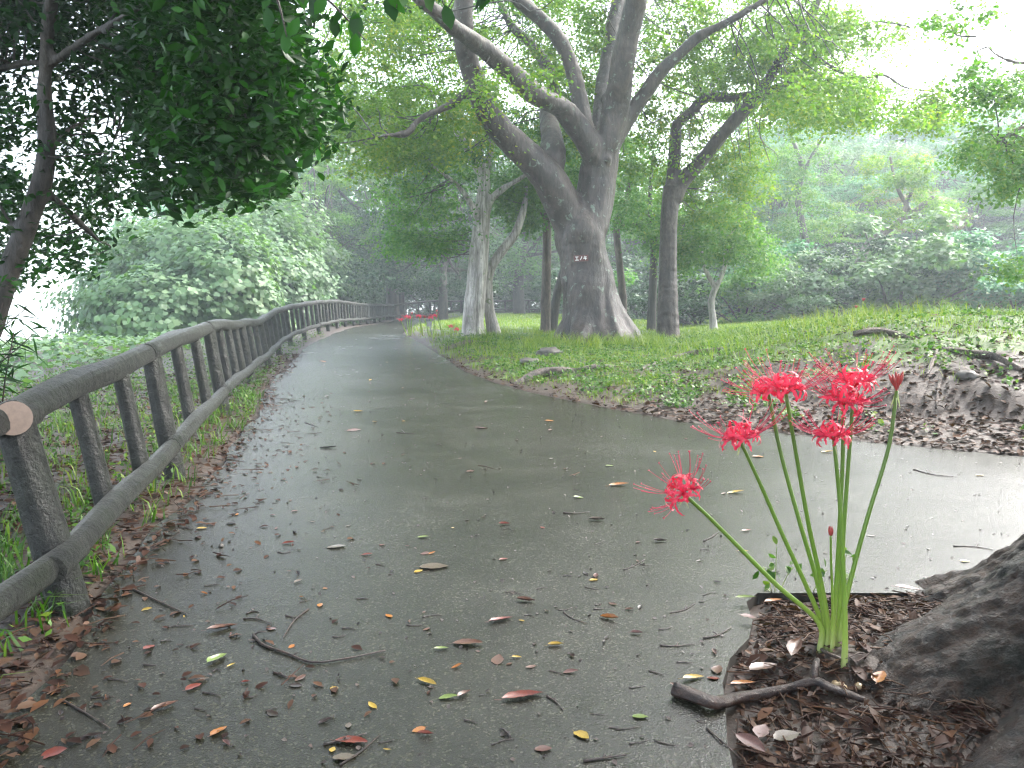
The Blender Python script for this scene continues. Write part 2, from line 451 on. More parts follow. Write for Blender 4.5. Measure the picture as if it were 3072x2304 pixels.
# expansion joints: dark grooves across the path
spx = N("ShaderNodeSeparateXYZ"); K(pos, spx.inputs[0])
jn = None
for (sl, y0) in ((.22, 7.62), (.1, 17.6), (.22, 2.1 - 6)):
    a1 = N("ShaderNodeMath"); a1.operation = 'MULTIPLY_ADD'; K(spx.outputs[0], a1.inputs[0]); a1.inputs[1].default_value = -sl; K(spx.outputs[1], a1.inputs[2])
    a2 = N("ShaderNodeMath"); a2.operation = 'SUBTRACT'; K(a1.outputs[0], a2.inputs[0]); a2.inputs[1].default_value = y0
    a3 = N("ShaderNodeMath"); a3.operation = 'ABSOLUTE'; K(a2.outputs[0], a3.inputs[0])
    a4 = N("ShaderNodeMath"); a4.operation = 'LESS_THAN'; K(a3.outputs[0], a4.inputs[0]); a4.inputs[1].default_value = .012
    if jn is None: jn = a4.outputs[0]
    else:
        mm = N("ShaderNodeMath"); mm.operation = 'MAXIMUM'; K(jn, mm.inputs[0]); K(a4.outputs[0], mm.inputs[1]); jn = mm.outputs[0]
col = mixc(t, jn, col, (.02, .018, .014))
p = N("ShaderNodeBsdfPrincipled"); K(col, p.inputs['Base Color'])
rr = ramp(t, [(.36, (.15,) * 3), (.52, (.22,) * 3), (.7, (.32,) * 3)]); 
rm = mixc(t, .45, big.outputs[0], mid.outputs[0]); K(rm, rr.inputs[0]); K(rr.outputs[0], p.inputs['Roughness'])
p.inputs['Specular IOR Level'].default_value = .5
h = N("ShaderNodeMath"); h.operation = 'MULTIPLY_ADD'; K(vor.outputs['Distance'], h.inputs[0]); h.inputs[1].default_value = .5; K(fin.outputs[0], h.inputs[2])
bp = N("ShaderNodeBump"); bp.inputs['Strength'].default_value = .7; bp.inputs['Distance'].default_value = .003; K(h.outputs[0], bp.inputs['Height'])
mp = nz(t, 9, 3, .5, pos)
bp2 = N("ShaderNodeBump"); bp2.inputs['Strength'].default_value = .35; bp2.inputs['Distance'].default_value = .006; K(mp.outputs[0], bp2.inputs['Height']); K(bp.outputs[0], bp2.inputs['Normal'])
K(bp2.outputs[0], p.inputs['Normal'])
o = N("ShaderNodeOutputMaterial"); K(p.outputs[0], o.inputs[0])
M['path'] = m

# ground: soil / grass by attribute
m, t, N, K = mat('soil_and_turf')
g = N("ShaderNodeNewGeometry"); pos = g.outputs['Position']
at = N("ShaderNodeAttribute"); at.attribute_name = 'grass'
n1 = nz(t, 2.2, 8, .65, pos); n2 = nz(t, 28, 6, .7, pos); n3 = nz(t, 1.0, 5, .6, pos)
soil = ramp(t, [(.3, (.014, .008, .005)), (.55, (.040, .025, .016)), (.75, (.085, .058, .038))]); 
mm_ = mixc(t, .5, n1.outputs[0], n2.outputs[0]); K(mm_, soil.inputs[0])
turf = ramp(t, [(.3, (.030, .055, .012)), (.55, (.065, .11, .018)), (.75, (.11, .14, .03))]); K(mm_, turf.inputs[0])
ad = N("ShaderNodeMath"); ad.operation = 'ADD'; K(at.outputs['Fac'], ad.inputs[0]); K(n1.outputs[0], ad.inputs[1])
rf = ramp(t, [(.85, (0, 0, 0)), (1.05, (1, 1, 1))]); K(ad.outputs[0], rf.inputs[0])
col = mixc(t, rf.outputs[0], soil.outputs[0], turf.outputs[0])
p = N("ShaderNodeBsdfPrincipled"); K(col, p.inputs['Base Color']); p.inputs['Roughness'].default_value = .6
bp = N("ShaderNodeBump"); bp.inputs['Strength'].default_value = .8; bp.inputs['Distance'].default_value = .02; K(mm_, bp.inputs['Height']); K(bp.outputs[0], p.inputs['Normal'])
o = N("ShaderNodeOutputMaterial"); K(p.outputs[0], o.inputs[0])
M['ground'] = m

# ------------------------------------------------------------------ ground sheet
def spaced(a, b, c, n, k=3.2):
    """n samples from a to b, dense near c"""
    t = np.linspace(-1, 1, n)
    s = np.sinh(t * k) / np.sinh(k)
    return np.where(s < 0, c + s * (c - a), c + s * (b - c))
gx = spaced(-95, 95, 0.6, 420, 4.2); gy = spaced(-9, 120, 5.0, 420, 3.6)
X, Y = np.meshgrid(gx, gy)
Z = gz(X, Y)
dRR = dist_poly(X, Y, ER); dLL = dist_poly(X, Y, EL)
# under the slab the sheet is tucked well below it
inside = on_path(X, Y)
deep = inside & ((Y > 2.66) | (X < np.interp(Y, EB[:, 0], EB[:, 1]) - .14))
Z = np.where(deep, zp(Y) - .07, np.where(inside, zp(Y) - .04, Z))
mb = MB()
ny, nx = X.shape
i, j = np.meshgrid(np.arange(ny - 1), np.arange(nx - 1), indexing='ij')
q = np.stack([i * nx + j, i * nx + j + 1, (i + 1) * nx + j + 1, (i + 1) * nx + j], -1).reshape(-1, 4)
mb.add(np.stack([X, Y, Z], -1).reshape(-1, 3), q)
ground = tag(mb.build('ground', M['ground']), kind='structure')
right = (X > np.interp(Y, ER[:, 0], ER[:, 1])) & (Y > 2.66)
GR = np.where(right, sst(1.2, 3.0, dRR + .8 * fbm(X, Y, 1.5, 3, 2) + 1.3 * sst(2.2, 0, X)), np.where(X < xL(Y), .8 * sst(6, 11, dLL), 0.0))
att = ground.data.attributes.new('grass', 'FLOAT', 'POINT')
att.data.foreach_set('value', GR.ravel().astype(np.float32))

# ------------------------------------------------------------------ path slab
mb = MB()
ys = np.unique(np.concatenate([np.arange(-4, 2.66, .14), [2.659, 2.661, 2.75, 2.9, 3.1], np.arange(3.3, 12, .12), np.arange(12, 43, .3)]))
K_ = 60
rows = []
for y in ys:
    a, b = float(xL(y)), float(xR(y))
    a += .035 * math.sin(y * 5.1) * math.sin(y * 2.3); 
    if y < 2.6 and y > 1.2: b += .02 * math.sin(y * 9) + .012 * math.sin(y * 31)
    tt = np.linspace(0, 1, K_) ** (1.0 if b < 6 else 1.6)
    xs = a + (b - a) * tt
    rows.append(np.stack([xs, np.full(K_, y), np.full(K_, zp(y))], -1))
V = np.array(rows)
nr = len(ys)
lo = V[:, [0, -1]].copy(); lo[:, :, 2] -= .09
i, j = np.meshgrid(np.arange(nr - 1), np.arange(K_ - 1), indexing='ij')
q = np.stack([i * K_ + j, i * K_ + j + 1, (i + 1) * K_ + j + 1, (i + 1) * K_ + j], -1).reshape(-1, 4)
b0 = nr * K_
i = np.arange(nr - 1)
qs = np.concatenate([np.stack([b0 + i * 2, i * K_, (i + 1) * K_, b0 + (i + 1) * 2], -1),
                     np.stack([i * K_ + K_ - 1, b0 + i * 2 + 1, b0 + (i + 1) * 2 + 1, (i + 1) * K_ + K_ - 1], -1)])
mb.add(np.concatenate([V.reshape(-1, 3), lo.reshape(-1, 3)]), np.concatenate([q, qs]))
# front lip of the branch path beside the earth bed
kx = np.linspace(.84, 6, 30)
lip = np.concatenate([np.stack([kx, np.full(30, 2.657), np.full(30, zp(2.66) + .001)], -1), np.stack([kx, np.full(30, 2.657), np.full(30, zp(2.66) - .09)], -1)])
i = np.arange(29)
mb.add(lip, np.stack([i, i + 30, i + 31, i + 1], -1))
path = tag(mb.build('path', M['path'], smooth=False), kind='structure')
path.data.materials.append(plain('dark_slab_edge', (.035, .03, .025), .8, .4, 30, .2))  # side walls and front lip coloured darker than the slab top
mi = np.zeros(len(path.data.polygons), np.int32); mi[len(q):len(q) + len(qs)] = 1; mi[-29:] = 1
path.data.polygons.foreach_set('material_index', mi)

# ------------------------------------------------------------------ log fence
fence = empty('log_fence', (FX[3, 1], FX[3, 0], zp(2.55)), 'grey imitation log fence with posts, balusters and rails left of the path', 'fence')
FO = np.array(fence.location)
def fpart(name, mb_, m_, par=None):
    return offset(mb_, FO).build(name, m_, par or fence)
posts = []
ys_p = [-.3, 1.0, 2.55, 4.35, 6.65, 9.3, 11.7, 13.7, 15.6, 17.3, 18.9, 20.7, 22.6, 24.6, 26.8, 29.2, 32, 35, 38, 41.5, 45]
TOPH = {-.3: .68, 1.0: .66, 2.55: .64, 4.35: .70, 6.65: .735, 9.3: .71, 11.7: .68}
def fb(y):    # post foot
    x = float(xF(y)); return np.array([x, y, float(gz(x, y))])
def ft(y, x=None):
    h = np.interp(y, [0, 2.5, 4.3, 6.7, 9.3, 11.7, 14.5, 17, 19, 23, 30, 45], [.60, .605, .70, .755, .70, .66, .79, .86, .92, .94, .80, .70])
    lean = np.interp(y, [0, 2.5, 4.3, 12, 18, 30], [-.16, -.15, -.11, -.12, -.07, 0])
    return np.array([float(xF(y)) + lean, y, h - .03])
pts_b = [fb(y) for y in ys_p]; pts_t = [ft(y) for y in ys_p]
tail = [(-4.65, 46), (-2.9, 46.3), (-1.1, 47), (1.0, 47.5), (3.0, 48), (5.0, 48.5)]
for x, y in tail:
    z = float(gz(x, y)); pts_b.append(np.array([x, y, z])); pts_t.append(np.array([x, y, .88 if x < 0 else .92]))
for k, (a, b) in enumerate(zip(pts_b, pts_t)):
    mb = MB(); d = nrm(b - a)
    r0 = .060 if k == 2 else .052 if k < 16 else .075
    tube(mb, [a - d * .15, a + (b - a) * .5, b - d * .02], [r0 * 1.04, r0, r0 * .95], 14 if k < 8 else 8, 7, .045)
    fpart('post', mb, M['log'])
    # lower and top rail to the next post
    if k + 1 < len(pts_b):
        a2, b2 = pts_b[k + 1], pts_t[k + 1]
        side = np.array([.05, 0, 0]) if k < 20 else np.array([0, -.05, 0])
        sgn = 1
        h0, h1 = .30, .30
        pa = a + (b - a) * h0 + side; pb = a2 + (b2 - a2) * h1 + side
        dd = nrm(pb - pa)
        mb = MB(); tube(mb, [pa - dd * .16, pa * .66 + pb * .34 + [0, 0, .008], pa * .33 + pb * .67 - [0, 0, .006], pb + dd * .06], [.042, .046, .044, .042], 12 if k < 8 else 7, 5, .05)
        fpart('lower_rail', mb, M['log'])
        pa, pb = b.copy(), b2.copy(); dd = nrm(pb - pa)
        mb = MB(); tube(mb, [pa - dd * .10, pa * .66 + pb * .34 + [0, 0, .012], pa * .33 + pb * .67, pb + dd * .10], [.050, .056, .053, .049], 16 if k < 8 else 8, 7, .05)
        rail = fpart('top_rail', mb, M['log'])
        if k == 2:      # pale sawn face at the post top
            c = b + np.array([.062, -.098, .010])
            mb = MB(); dn = nrm(np.array([.53, -.84, .10]))
            tube(mb, [b, c], [.056, .056], 18, 2); fpart('rail_stub', mb, M['log'])
            mb = MB(); tube(mb, [c + dn * .0, c + dn * .004], [.053, .053], 20, 1); offset(mb, FO).build('sawn_face', M['cut'], rail, False)
        if k == 6:
            c = pa * .45 + pb * .55 + np.array([.05, -.03, -.05]) 
        L_ = np.linalg.norm(a2 - a); nb = 2 if L_ < 2.5 else 3
        for q_ in range(nb):
            tq = (q_ + 1) / (nb + 1)
            lo_ = (a + (b - a) * .30) * (1 - tq) + (a2 + (b2 - a2) * .30) * tq
            hi_ = b * (1 - tq) + b2 * tq
            mb = MB(); tube(mb, [lo_ - [0, 0, .03], (lo_ + hi_) / 2, hi_], [.040, .038, .037], 12 if k < 8 else 7, 6, .04)
            fpart('baluster', mb, M['log'])

# ------------------------------------------------------------------ trees
def fuse(mb, voxel, name, m, parent, disp=0.0, dscale=3.0, smooth=4, fn=None):
    """fuse overlapping tubes into one continuous skin"""
    me = mb.mesh(name)
    ob = bpy.data.objects.new(name, me); COL.objects.link(ob)
    md = ob.modifiers.new('r', 'REMESH'); md.mode = 'VOXEL'; md.voxel_size = voxel; md.use_smooth_shade = True
    ms = ob.modifiers.new('s', 'SMOOTH'); ms.iterations = smooth; ms.factor = .5
    dg = bpy.context.evaluated_depsgraph_get()
    me2 = bpy.data.meshes.new_from_object(ob.evaluated_get(dg))
    bpy.data.objects.remove(ob); bpy.data.meshes.remove(me)
    n = len(me2.vertices)
    if disp or fn:
        co = np.empty(n * 3, np.float32); me2.vertices.foreach_get('co', co); co = co.reshape(-1, 3).astype(float)
        no = np.empty(n * 3, np.float32); me2.vertices.foreach_get('normal', no); no = no.reshape(-1, 3)
        if fn: co = fn(co, no)
        else:
            dv = np.array([mnoise.fractal(Vector((p[0] * dscale, p[1] * dscale, p[2] * dscale * .6)), .9, 2.1, 4) for p in co])
            co = co + no * (dv * disp)[:, None]
        me2.vertices.foreach_set('co', co.ravel().astype(np.float32)); me2.update()
    me2.polygons.foreach_set('use_smooth', np.ones(len(me2.polygons), bool))
    me2.name = name; me2.materials.clear(); me2.materials.append(m)
    return link(bpy.data.objects.new(name, me2), parent)

def limb(mb, pts, loc, n=10, k=5, jit=.03, dscale=1.0):
    """pts: (px,py,depth,halfwidth px)"""
    P = np.array([PX(a, b, d) for a, b, d, w_ in pts]) - loc
    r = np.array([w_ * d / F for a, b, d, w_ in pts])
    tube(mb, P, r, n, k, jit)
    return P
def twigs(mb, starts, ends, r0=.02, sag=.0, rg=rng):
    for s, e in zip(starts, ends):
        mid = (s + e) / 2 + rg.normal(0, .12, 3) * np.linalg.norm(e - s) 
        mid2 = s * .3 + e * .7 + rg.normal(0, .08, 3) * np.linalg.norm(e - s)
        tube(mb, [s, mid * .6 + s * .4, mid2, e], [r0, r0 * .75, r0 * .5, r0 * .15], 5, 3, 0, cap=False)
def pads(centres, radii, per, size, rz=.35, up=1.0, rg=rng, droop=.25, aspect=.55, kind='quad', tight=.75):
    """foliage sprays: flattened clumps of leaves"""
    C = np.repeat(centres, per, 0); Rr = np.repeat(radii, per)
    n = len(C)
    d = rg.normal(size=(n, 3)); d = nrm(d)
    rr = rg.uniform(0, 1, n) ** tight
    off = d * (rr * Rr)[:, None]
    off[:, 2] *= rz
    off[:, 2] -= droop * (off[:, 0] ** 2 + off[:, 1] ** 2) / (Rr + .01)
    # break the outline: angular lobes differing per pad
    ph = np.repeat(rg.uniform(0, 6.28, (len(centres), 2)), per, 0)
    th = np.arctan2(d[:, 1], d[:, 0])
    lob = 1 + .35 * np.sin(3 * th + ph[:, 0]) + .22 * np.sin(7 * th + ph[:, 1])
    off[:, :2] *= lob[:, None]
    nor = nrm(np.array([0, 0, up]) + d * .55 + rg.normal(0, .45, (n, 3)))
    s = rg.uniform(.7, 1.25, n) * size
    mb = MB(); leaves(mb, C + off, nor, s, s * aspect, kind, rg=rg)
    return mb

def px_points(n, regions, depth, rg, dens=None):
    """random points inside photo-space ellipses (cx,cy,rx,ry,weight) with depth range"""
    out = []
    wts = np.array([g_[4] for g_ in regions], float); wts /= wts.sum()
    for g_, k in zip(regions, rg.multinomial(n, wts)):
        a = rg.uniform(0, 6.28, k); r_ = np.sqrt(rg.uniform(0, 1, k))
        px = g_[0] + g_[2] * r_ * np.cos(a); py = g_[1] + g_[3] * r_ * np.sin(a)
        dd = rg.uniform(*(g_[5] if len(g_) > 5 else depth), k)
        out.append(np.array([PX(x, y, d) for x, y, d in zip(px, py, dd)]).reshape(-1, 3))
    return np.concatenate(out)
def nearest(starts, pts):
    d = ((pts[:, None, :] - starts[None]) ** 2).sum(-1)
    return starts[d.argmin(1)]

# ---- the great tree with the name plate
D0 = 14.5
foot = PX(1795, 1028, D0); foot[2] = gz(foot[0], foot[1]) 
big = empty('hackberry_tree', foot, 'great grey tree dividing low into wide limbs, with a name plate on its trunk', 'tree')
mb = MB()
TR = [(1792, 1045, D0, 128), (1788, 1000, D0, 104), (1778, 940, D0, 90), (1764, 860, D0, 80), (1750, 775, D0, 73), (1742, 690, D0, 74), (1744, 640, D0, 50), (1746, 610, D0, 20)]
limb(mb, TR, foot, 20, 6, .035)
# root flares
for (x1, y1, d1, w1) in ((1668, 1040, D0 - .1, 24), (1925, 1042, D0 - .1, 26), (1730, 1062, D0 - .9, 34), (1850, 1062, D0 - .8, 36), (1700, 1020, D0 + .8, 30), (1890, 1020, D0 + .7, 30)):
    limb(mb, [(1778 + (x1 - 1785) * .12, 820, D0, 40), (1783 + (x1 - 1785) * .34, 920, D0 * .7 + d1 * .3, 40), (1785 + (x1 - 1785) * .62, 985, (D0 + d1) / 2, 38), (1785 + (x1 - 1785) * .85, 1024, d1 * .8 + D0 * .2, 32), (x1, y1 + 6, d1, w1 * .6)], foot, 10, 5, 0)
LEFT = [(1752, 760, D0, 50), (1722, 680, D0, 56), (1684, 600, D0 - .1, 54), (1640, 530, D0 - .25, 50), (1575, 462, D0 - .4, 43), (1508, 398, D0 - .6, 39), (1460, 330, D0 - .8, 36), (1428, 255, D0 - 1.0, 34), (1400, 160, D0 - 1.2, 32), (1388, 60, D0 - 1.4, 29), (1392, -60, D0 - 1.5, 27), (1380, -220, D0 - 1.7, 20), (1350, -380, D0 - 2, 10)]
STUB = [(1640, 530, D0, 46), (1656, 465, D0 + .1, 42), (1655, 415, D0 + .3, 34), (1644, 330, D0 + .9, 24), (1660, 270, D0 + 1.2, 22), (1640, 200, D0 + 1.5, 20), (1590, 130, D0 + 1.9, 16), (1530, 70, D0 + 2.2, 13), (1480, -40, D0 + 2.6, 9)]
RIGHT = [(1750, 760, D0, 52), (1762, 690, D0, 58), (1780, 620, D0 + .1, 58), (1790, 550, D0 + .1, 56), (1800, 480, D0 + .1, 54), (1815, 420, D0 + .1, 46)]
LA = [(1800, 500, D0, 42), (1765, 430, D0 - .15, 38), (1722, 365, D0 - .3, 36), (1680, 320, D0 - .5, 34), (1600, 280, D0 - .8, 31), (1540, 225, D0 - 1.1, 29), (1460, 155, D0 - 1.5, 27), (1370, 88, D0 - 1.9, 24), (1300, 30, D0 - 2.2, 20), (1210, -40, D0 - 2.5, 15), (1100, -120, D0 - 3, 8)]
LB = [(1800, 460, D0, 36), (1760, 400, D0 + .1, 29), (1742, 320, D0 + .2, 25), (1722, 230, D0 + .2, 23), (1684, 130, D0 + .1, 22), (1622, 55, D0, 20), (1540, -15, D0 - .1, 18), (1450, -120, D0 - .4, 12)]
LC1 = [(1800, 450, D0 + .3, 34), (1806, 330, D0 + .6, 29), (1826, 200, D0 + 1.0, 28), (1845, 90, D0 + 1.3, 27), (1862, -20, D0 + 1.6, 24), (1880, -200, D0 + 2, 14)]
LC2 = [(1815, 450, D0, 42), (1846, 330, D0 - .1, 38), (1862, 230, D0 - .3, 35), (1885, 110, D0 - .5, 34), (1908, 0, D0 - .7, 33), (1930, -140, D0 - 1, 24), (1960, -320, D0 - 1.3, 10)]
LD = [(1820, 470, D0, 32), (1862, 390, D0 + .1, 26), (1890, 345, D0 + .1, 24), (1935, 280, D0, 21), (1982, 215, D0 - .1, 20), (2035, 165, D0 - .2, 18), (2095, 110, D0 - .3, 16), (2190, 62, D0 - .5, 13), (2300, -5, D0 - .7, 10), (2400, -80, D0 - 1, 6)]
LE = [(1440, 240, D0 - .8, 16), (1385, 290, D0 - .9, 15), (1330, 325, D0 - 1.0, 13), (1290, 340, D0 - 1.2, 12), (1255, 362, D0 - 1.3, 11), (1225, 398, D0 - 1.4, 10), (1180, 405, D0 - 1.5, 8), (1125, 412, D0 - 1.7, 5), (1060, 445, D0 - 2, 3)]
for Lm, n_ in ((LEFT, 14), (STUB, 10), (RIGHT, 16), (LA, 12), (LB, 12), (LC1, 12), (LC2, 14), (LD, 10), (LE, 8)):
    limb(mb, Lm, foot, n_, 5, .03)
# knots
for (x, y, d, rr) in ((1694, 310, D0 - .75, 24), (1712, 318, D0 - .6, 20), (1818, 285, D0 - .3, 14), (1822, 470, D0 - .35, 16)):
    limb(mb, [(x - 3, y + 14, d + .25, rr * 1.1), (x, y + 3, d + .14, rr), (x, y - 4, d + .10, rr * .7)], foot, 8, 3, .1)
def big_fn(co, no):
    dv = np.array([mnoise.fractal(Vector((p[0] * 1.6, p[1] * 1.6, p[2] * 1.1)), .9, 2.1, 5) for p in co])
    fine = np.array([mnoise.noise(Vector((p[0] * 7, p[1] * 7, p[2] * 9))) for p in co])
    th = np.arctan2(co[:, 1], co[:, 0])
    hgt = co[:, 2]
    flute = -.085 * np.exp(-((th + 1.35) / .16) ** 2) * sst(1.6, .1, hgt) - .04 * np.exp(-((th + 2.1) / .12) ** 2) * sst(1.0, .1, hgt)
    return co + no * (dv * .030 + fine * .008 + flute)[:, None]
trunk = fuse(mb, .034, 'trunk', M['bark_big'], big, fn=big_fn, smooth=5)
# crown
rg = np.random.default_rng(5)
reg = [(1150, 150, 330, 190, 3.2, (13.5, 19)), (1500, 90, 380, 160, 2.4, (15.5, 19)), (1950, 120, 380, 190, 3.4, (15.4, 19.5)), (2250, 130, 330, 170, 2.8, (14.5, 18)),
       (2560, 300, 300, 80, 1.0, (12.5, 15)), (2420, 80, 150, 90, .5, (13, 16)), (1470, 270, 25, 30, .05, (12.4, 12.8)), (1600, 215, 40, 20, .03, (12.6, 13)),
       (1250, 380, 260, 120, 1.5, (13.5, 17)), (1700, 300, 160, 170, 1.2, (15.7, 18)), (1950, 400, 160, 130, 1.2, (15.7, 18)), (1450, -480, 1150, 400, 8, (9, 19)), (1060, 420, 170, 110, 1.2, (13, 17))]
cen = px_points(980, reg, (12, 17), rg) - foot
pool = []
mbt = MB()
for Lm in (LEFT, STUB, LA, LB, LC1, LC2, LD, LE):
    P = np.array([PX(a, b, d) for a, b, d, w_ in Lm]) - foot
    pool.append(catmull(P, 5)[12:])
pool = np.concatenate(pool)
st = nearest(pool, cen)
twigs(mbt, st[::5], cen[::5], .014, rg=rg)
mbt.build('twigs', M['bark_dark'], big)
pads(cen, rg.uniform(.35, .8, len(cen)), 130, .075, .5, .7, rg, .25, .6).build('crown', M['leaf_yel'], big)

# name plate
pl = PX(1743, 775, D0 - .50) 
plate = empty('tree_name_plate', pl, 'small red-brown board with white katakana letters fixed to the great grey trunk', 'sign')
def boxmb(cx, cy, cz, sx, sy, sz, rot=0.0):
    v = np.array([[x, y, z] for x in (-.5, .5) for y in (-.5, .5) for z in (-.5, .5)]) * [sx, sy, sz]
    c_, s_ = math.cos(rot), math.sin(rot)
    v = np.stack([v[:, 0] * c_ - v[:, 2] * s_, v[:, 1], v[:, 0] * s_ + v[:, 2] * c_], -1) + [cx, cy, cz]
    f = np.array([[0, 1, 3, 2], [4, 6, 7, 5], [0, 4, 5, 1], [2, 3, 7, 6], [0, 2, 6, 4], [1, 5, 7, 3]])
    return v, f
tilt = R(3)
mb = MB(); mb.add(*boxmb(0, 0, 0, .25, .022, .105, tilt)); mb.build('board', M['sign'], plate, False)
mb = MB()
def stroke(x0, z0, x1, z1, w_=.011):
    c_, s_ = math.cos(tilt), math.sin(tilt)
    x0, z0, x1, z1 = x0 * c_ - z0 * s_, x0 * s_ + z0 * c_, x1 * c_ - z1 * s_, x1 * s_ + z1 * c_
    L2 = math.hypot(x1 - x0, z1 - z0)
    mb.add(*boxmb((x0 + x1) / 2, -.0125, (z0 + z1) / 2, L2, .005, w_, math.atan2(z1 - z0, x1 - x0)))
# e
stroke(-.098, .026, -.046, .026); stroke(-.072, .026, -.072, -.026); stroke(-.104, -.028, -.040, -.028)
# no
stroke(.016, .032, .006, .004); stroke(.006, .004, -.018, -.028)
# ki
stroke(.046, .016, .096, .022); stroke(.040, -.008, .102, -.002); stroke(.066, .038, .078, -.034)
mb.build('lettering', M['white'], plate, False)

# ---- generic traced tree
def traced_tree(name, label, limbs, foot, m, cen, per, size, lm, rad=(.3, .7), vox=.03, disp=.015, rz=.5, tw=4, group=None, asp=.6, up=.7, seed=3, tr0=.018, kindl='quad', droop=.25):
    e = empty(name, foot, label, 'tree', group)
    rg = np.random.default_rng(seed)
    mb = MB(); pool = []
    for Lm in limbs:
        P = limb(mb, Lm, foot, 10, 5, .03)
        pool.append(catmull(P, 5)[int(len(P) * 2):])
    fuse(mb, vox, 'trunk', m, e, disp=disp, dscale=2.6, smooth=3)
    if cen is not None:
        cen = cen - foot
        pool = np.concatenate(pool)
        mbt = MB(); st = nearest(pool, cen)
        twigs(mbt, st[::tw], cen[::tw], tr0 * .8, rg=rg); mbt.build('twigs', M['bark_dark'], e)
        pads(cen, rg.uniform(*rad, len(cen)), per, size, rz, up, rg, droop, asp, kindl).build('crown', lm, e)
    return e
def foot_at(px, d):
    x = (px - 1536) / F * d
    return np.array([x, d, float(gz(x, d))])

# right tree
d = 16.5; f0 = foot_at(2003, d)
LR = [[(2003, 1020, d, 38), (2003, 950, d, 33), (2004, 800, d, 27), (2008, 650, d, 26), (2018, 560, d, 29)],
      [(2015, 600, d, 24), (2020, 520, d, 20), (2026, 430, d, 18), (2034, 370, d, 17), (2075, 335, d, 15), (2119, 293, d - .1, 15), (2192, 293, d - .2, 14), (2265, 282, d - .3, 13), (2331, 264, d - .4, 11), (2391, 229, d - .5, 7)],
      [(2020, 600, d, 26), (2045, 545, d, 24), (2100, 488, d - .1, 21), (2172, 398, d - .3, 20), (2245, 318, d - .5, 19), (2298, 252, d - .6, 17), (2345, 172, d - .8, 15), (2411, 86, d - 1, 15), (2455, -5, d - 1.1, 13), (2500, -150, d - 1.4, 8)],
      [(2400, 110, d - .9, 9), (2470, 185, d - 1, 6), (2570, 233, d - 1.2, 5), (2650, 225, d - 1.3, 4.5), (2710, 260, d - 1.4, 4), (2800, 275, d - 1.6, 3), (2880, 282, d - 1.8, 2)],
      [(2440, 60, d - 1, 7), (2520, 90, d - 1.1, 4), (2620, 65, d - 1.3, 3.5), (2740, 85, d - 1.5, 3), (2800, 140, d - 1.6, 2)]]
rg = np.random.default_rng(21)
cen = px_points(330, [(2200, 330, 230, 150, 2.6, (17.5, 21)), (2150, 560, 170, 110, 1.8, (16.8, 19)), (2500, 290, 170, 80, 1.6, (15.2, 17.5)), (2770, 330, 150, 50, .8, (14.2, 15.5)), (2400, 130, 140, 90, 1.1, (15.8, 18)), (2200, -250, 500, 220, 3, (13, 19)), (2650, 100, 170, 40, .25, (14.5, 15.5))], (15, 18), rg)
traced_tree('leaning_tree', 'brown ridge-barked tree forking into a long limb slanting up right, beside the great grey tree', LR, f0, M['bark_right'], cen, 130, .075, M['leaf_yel'], vox=.026, seed=22)
# pale tree
d = 16.8; f0 = foot_at(1440, d)
LP = [[(1420, 1025, d, 40), (1420, 960, d, 33), (1430, 850, d, 31), (1438, 740, d, 29), (1447, 640, d, 24), (1452, 560, d, 20), (1448, 505, d, 17)],
      [(1450, 530, d, 14), (1424, 490, d, 13), (1398, 438, d - .2, 12), (1371, 395, d - .3, 10), (1330, 320, d - .5, 6)],
      [(1448, 520, d, 13), (1438, 450, d, 12), (1428, 390, d, 9), (1420, 300, d + .2, 6)],
      [(1452, 540, d, 14), (1466, 480, d + .2, 13), (1477, 411, d + .3, 11), (1478, 330, d + .4, 9), (1500, 200, d + .6, 5)],
      [(1443, 680, d, 12), (1418, 623, d - .1, 10), (1391, 577, d - .2, 9), (1351, 537, d - .3, 6), (1300, 500, d - .5, 3)],
      [(1458, 650, d, 12), (1472, 603, d - .1, 10), (1504, 570, d - .2, 9), (1562, 535, d - .3, 7), (1610, 500, d - .4, 5)],
      [(1487, 1018, d + .3, 24), (1470, 940, d + .3, 17), (1464, 862, d + .3, 15), (1468, 815, d + .3, 15), (1497, 763, d + .3, 15), (1544, 703, d + .3, 13), (1570, 630, d + .3, 10), (1580, 560, d + .4, 5)]]
cen = px_points(230, [(1270, 500, 170, 130, 1.6, (16, 19)), (1400, 400, 190, 120, 1.2, (16.5, 19.5)), (1270, 690, 130, 90, 1.4, (16, 18.5)), (1560, 590, 90, 90, .8, (17, 19)), (1350, -100, 400, 180, 1.2, (15, 20))], (16, 18), rg)
traced_tree('pale_bark_tree', 'pale whitish trunk with a second stem at its foot, standing by the red flowers', LP, f0, M['bark_pale'], cen, 130, .08, M['leaf_green'], vox=.022, seed=23)
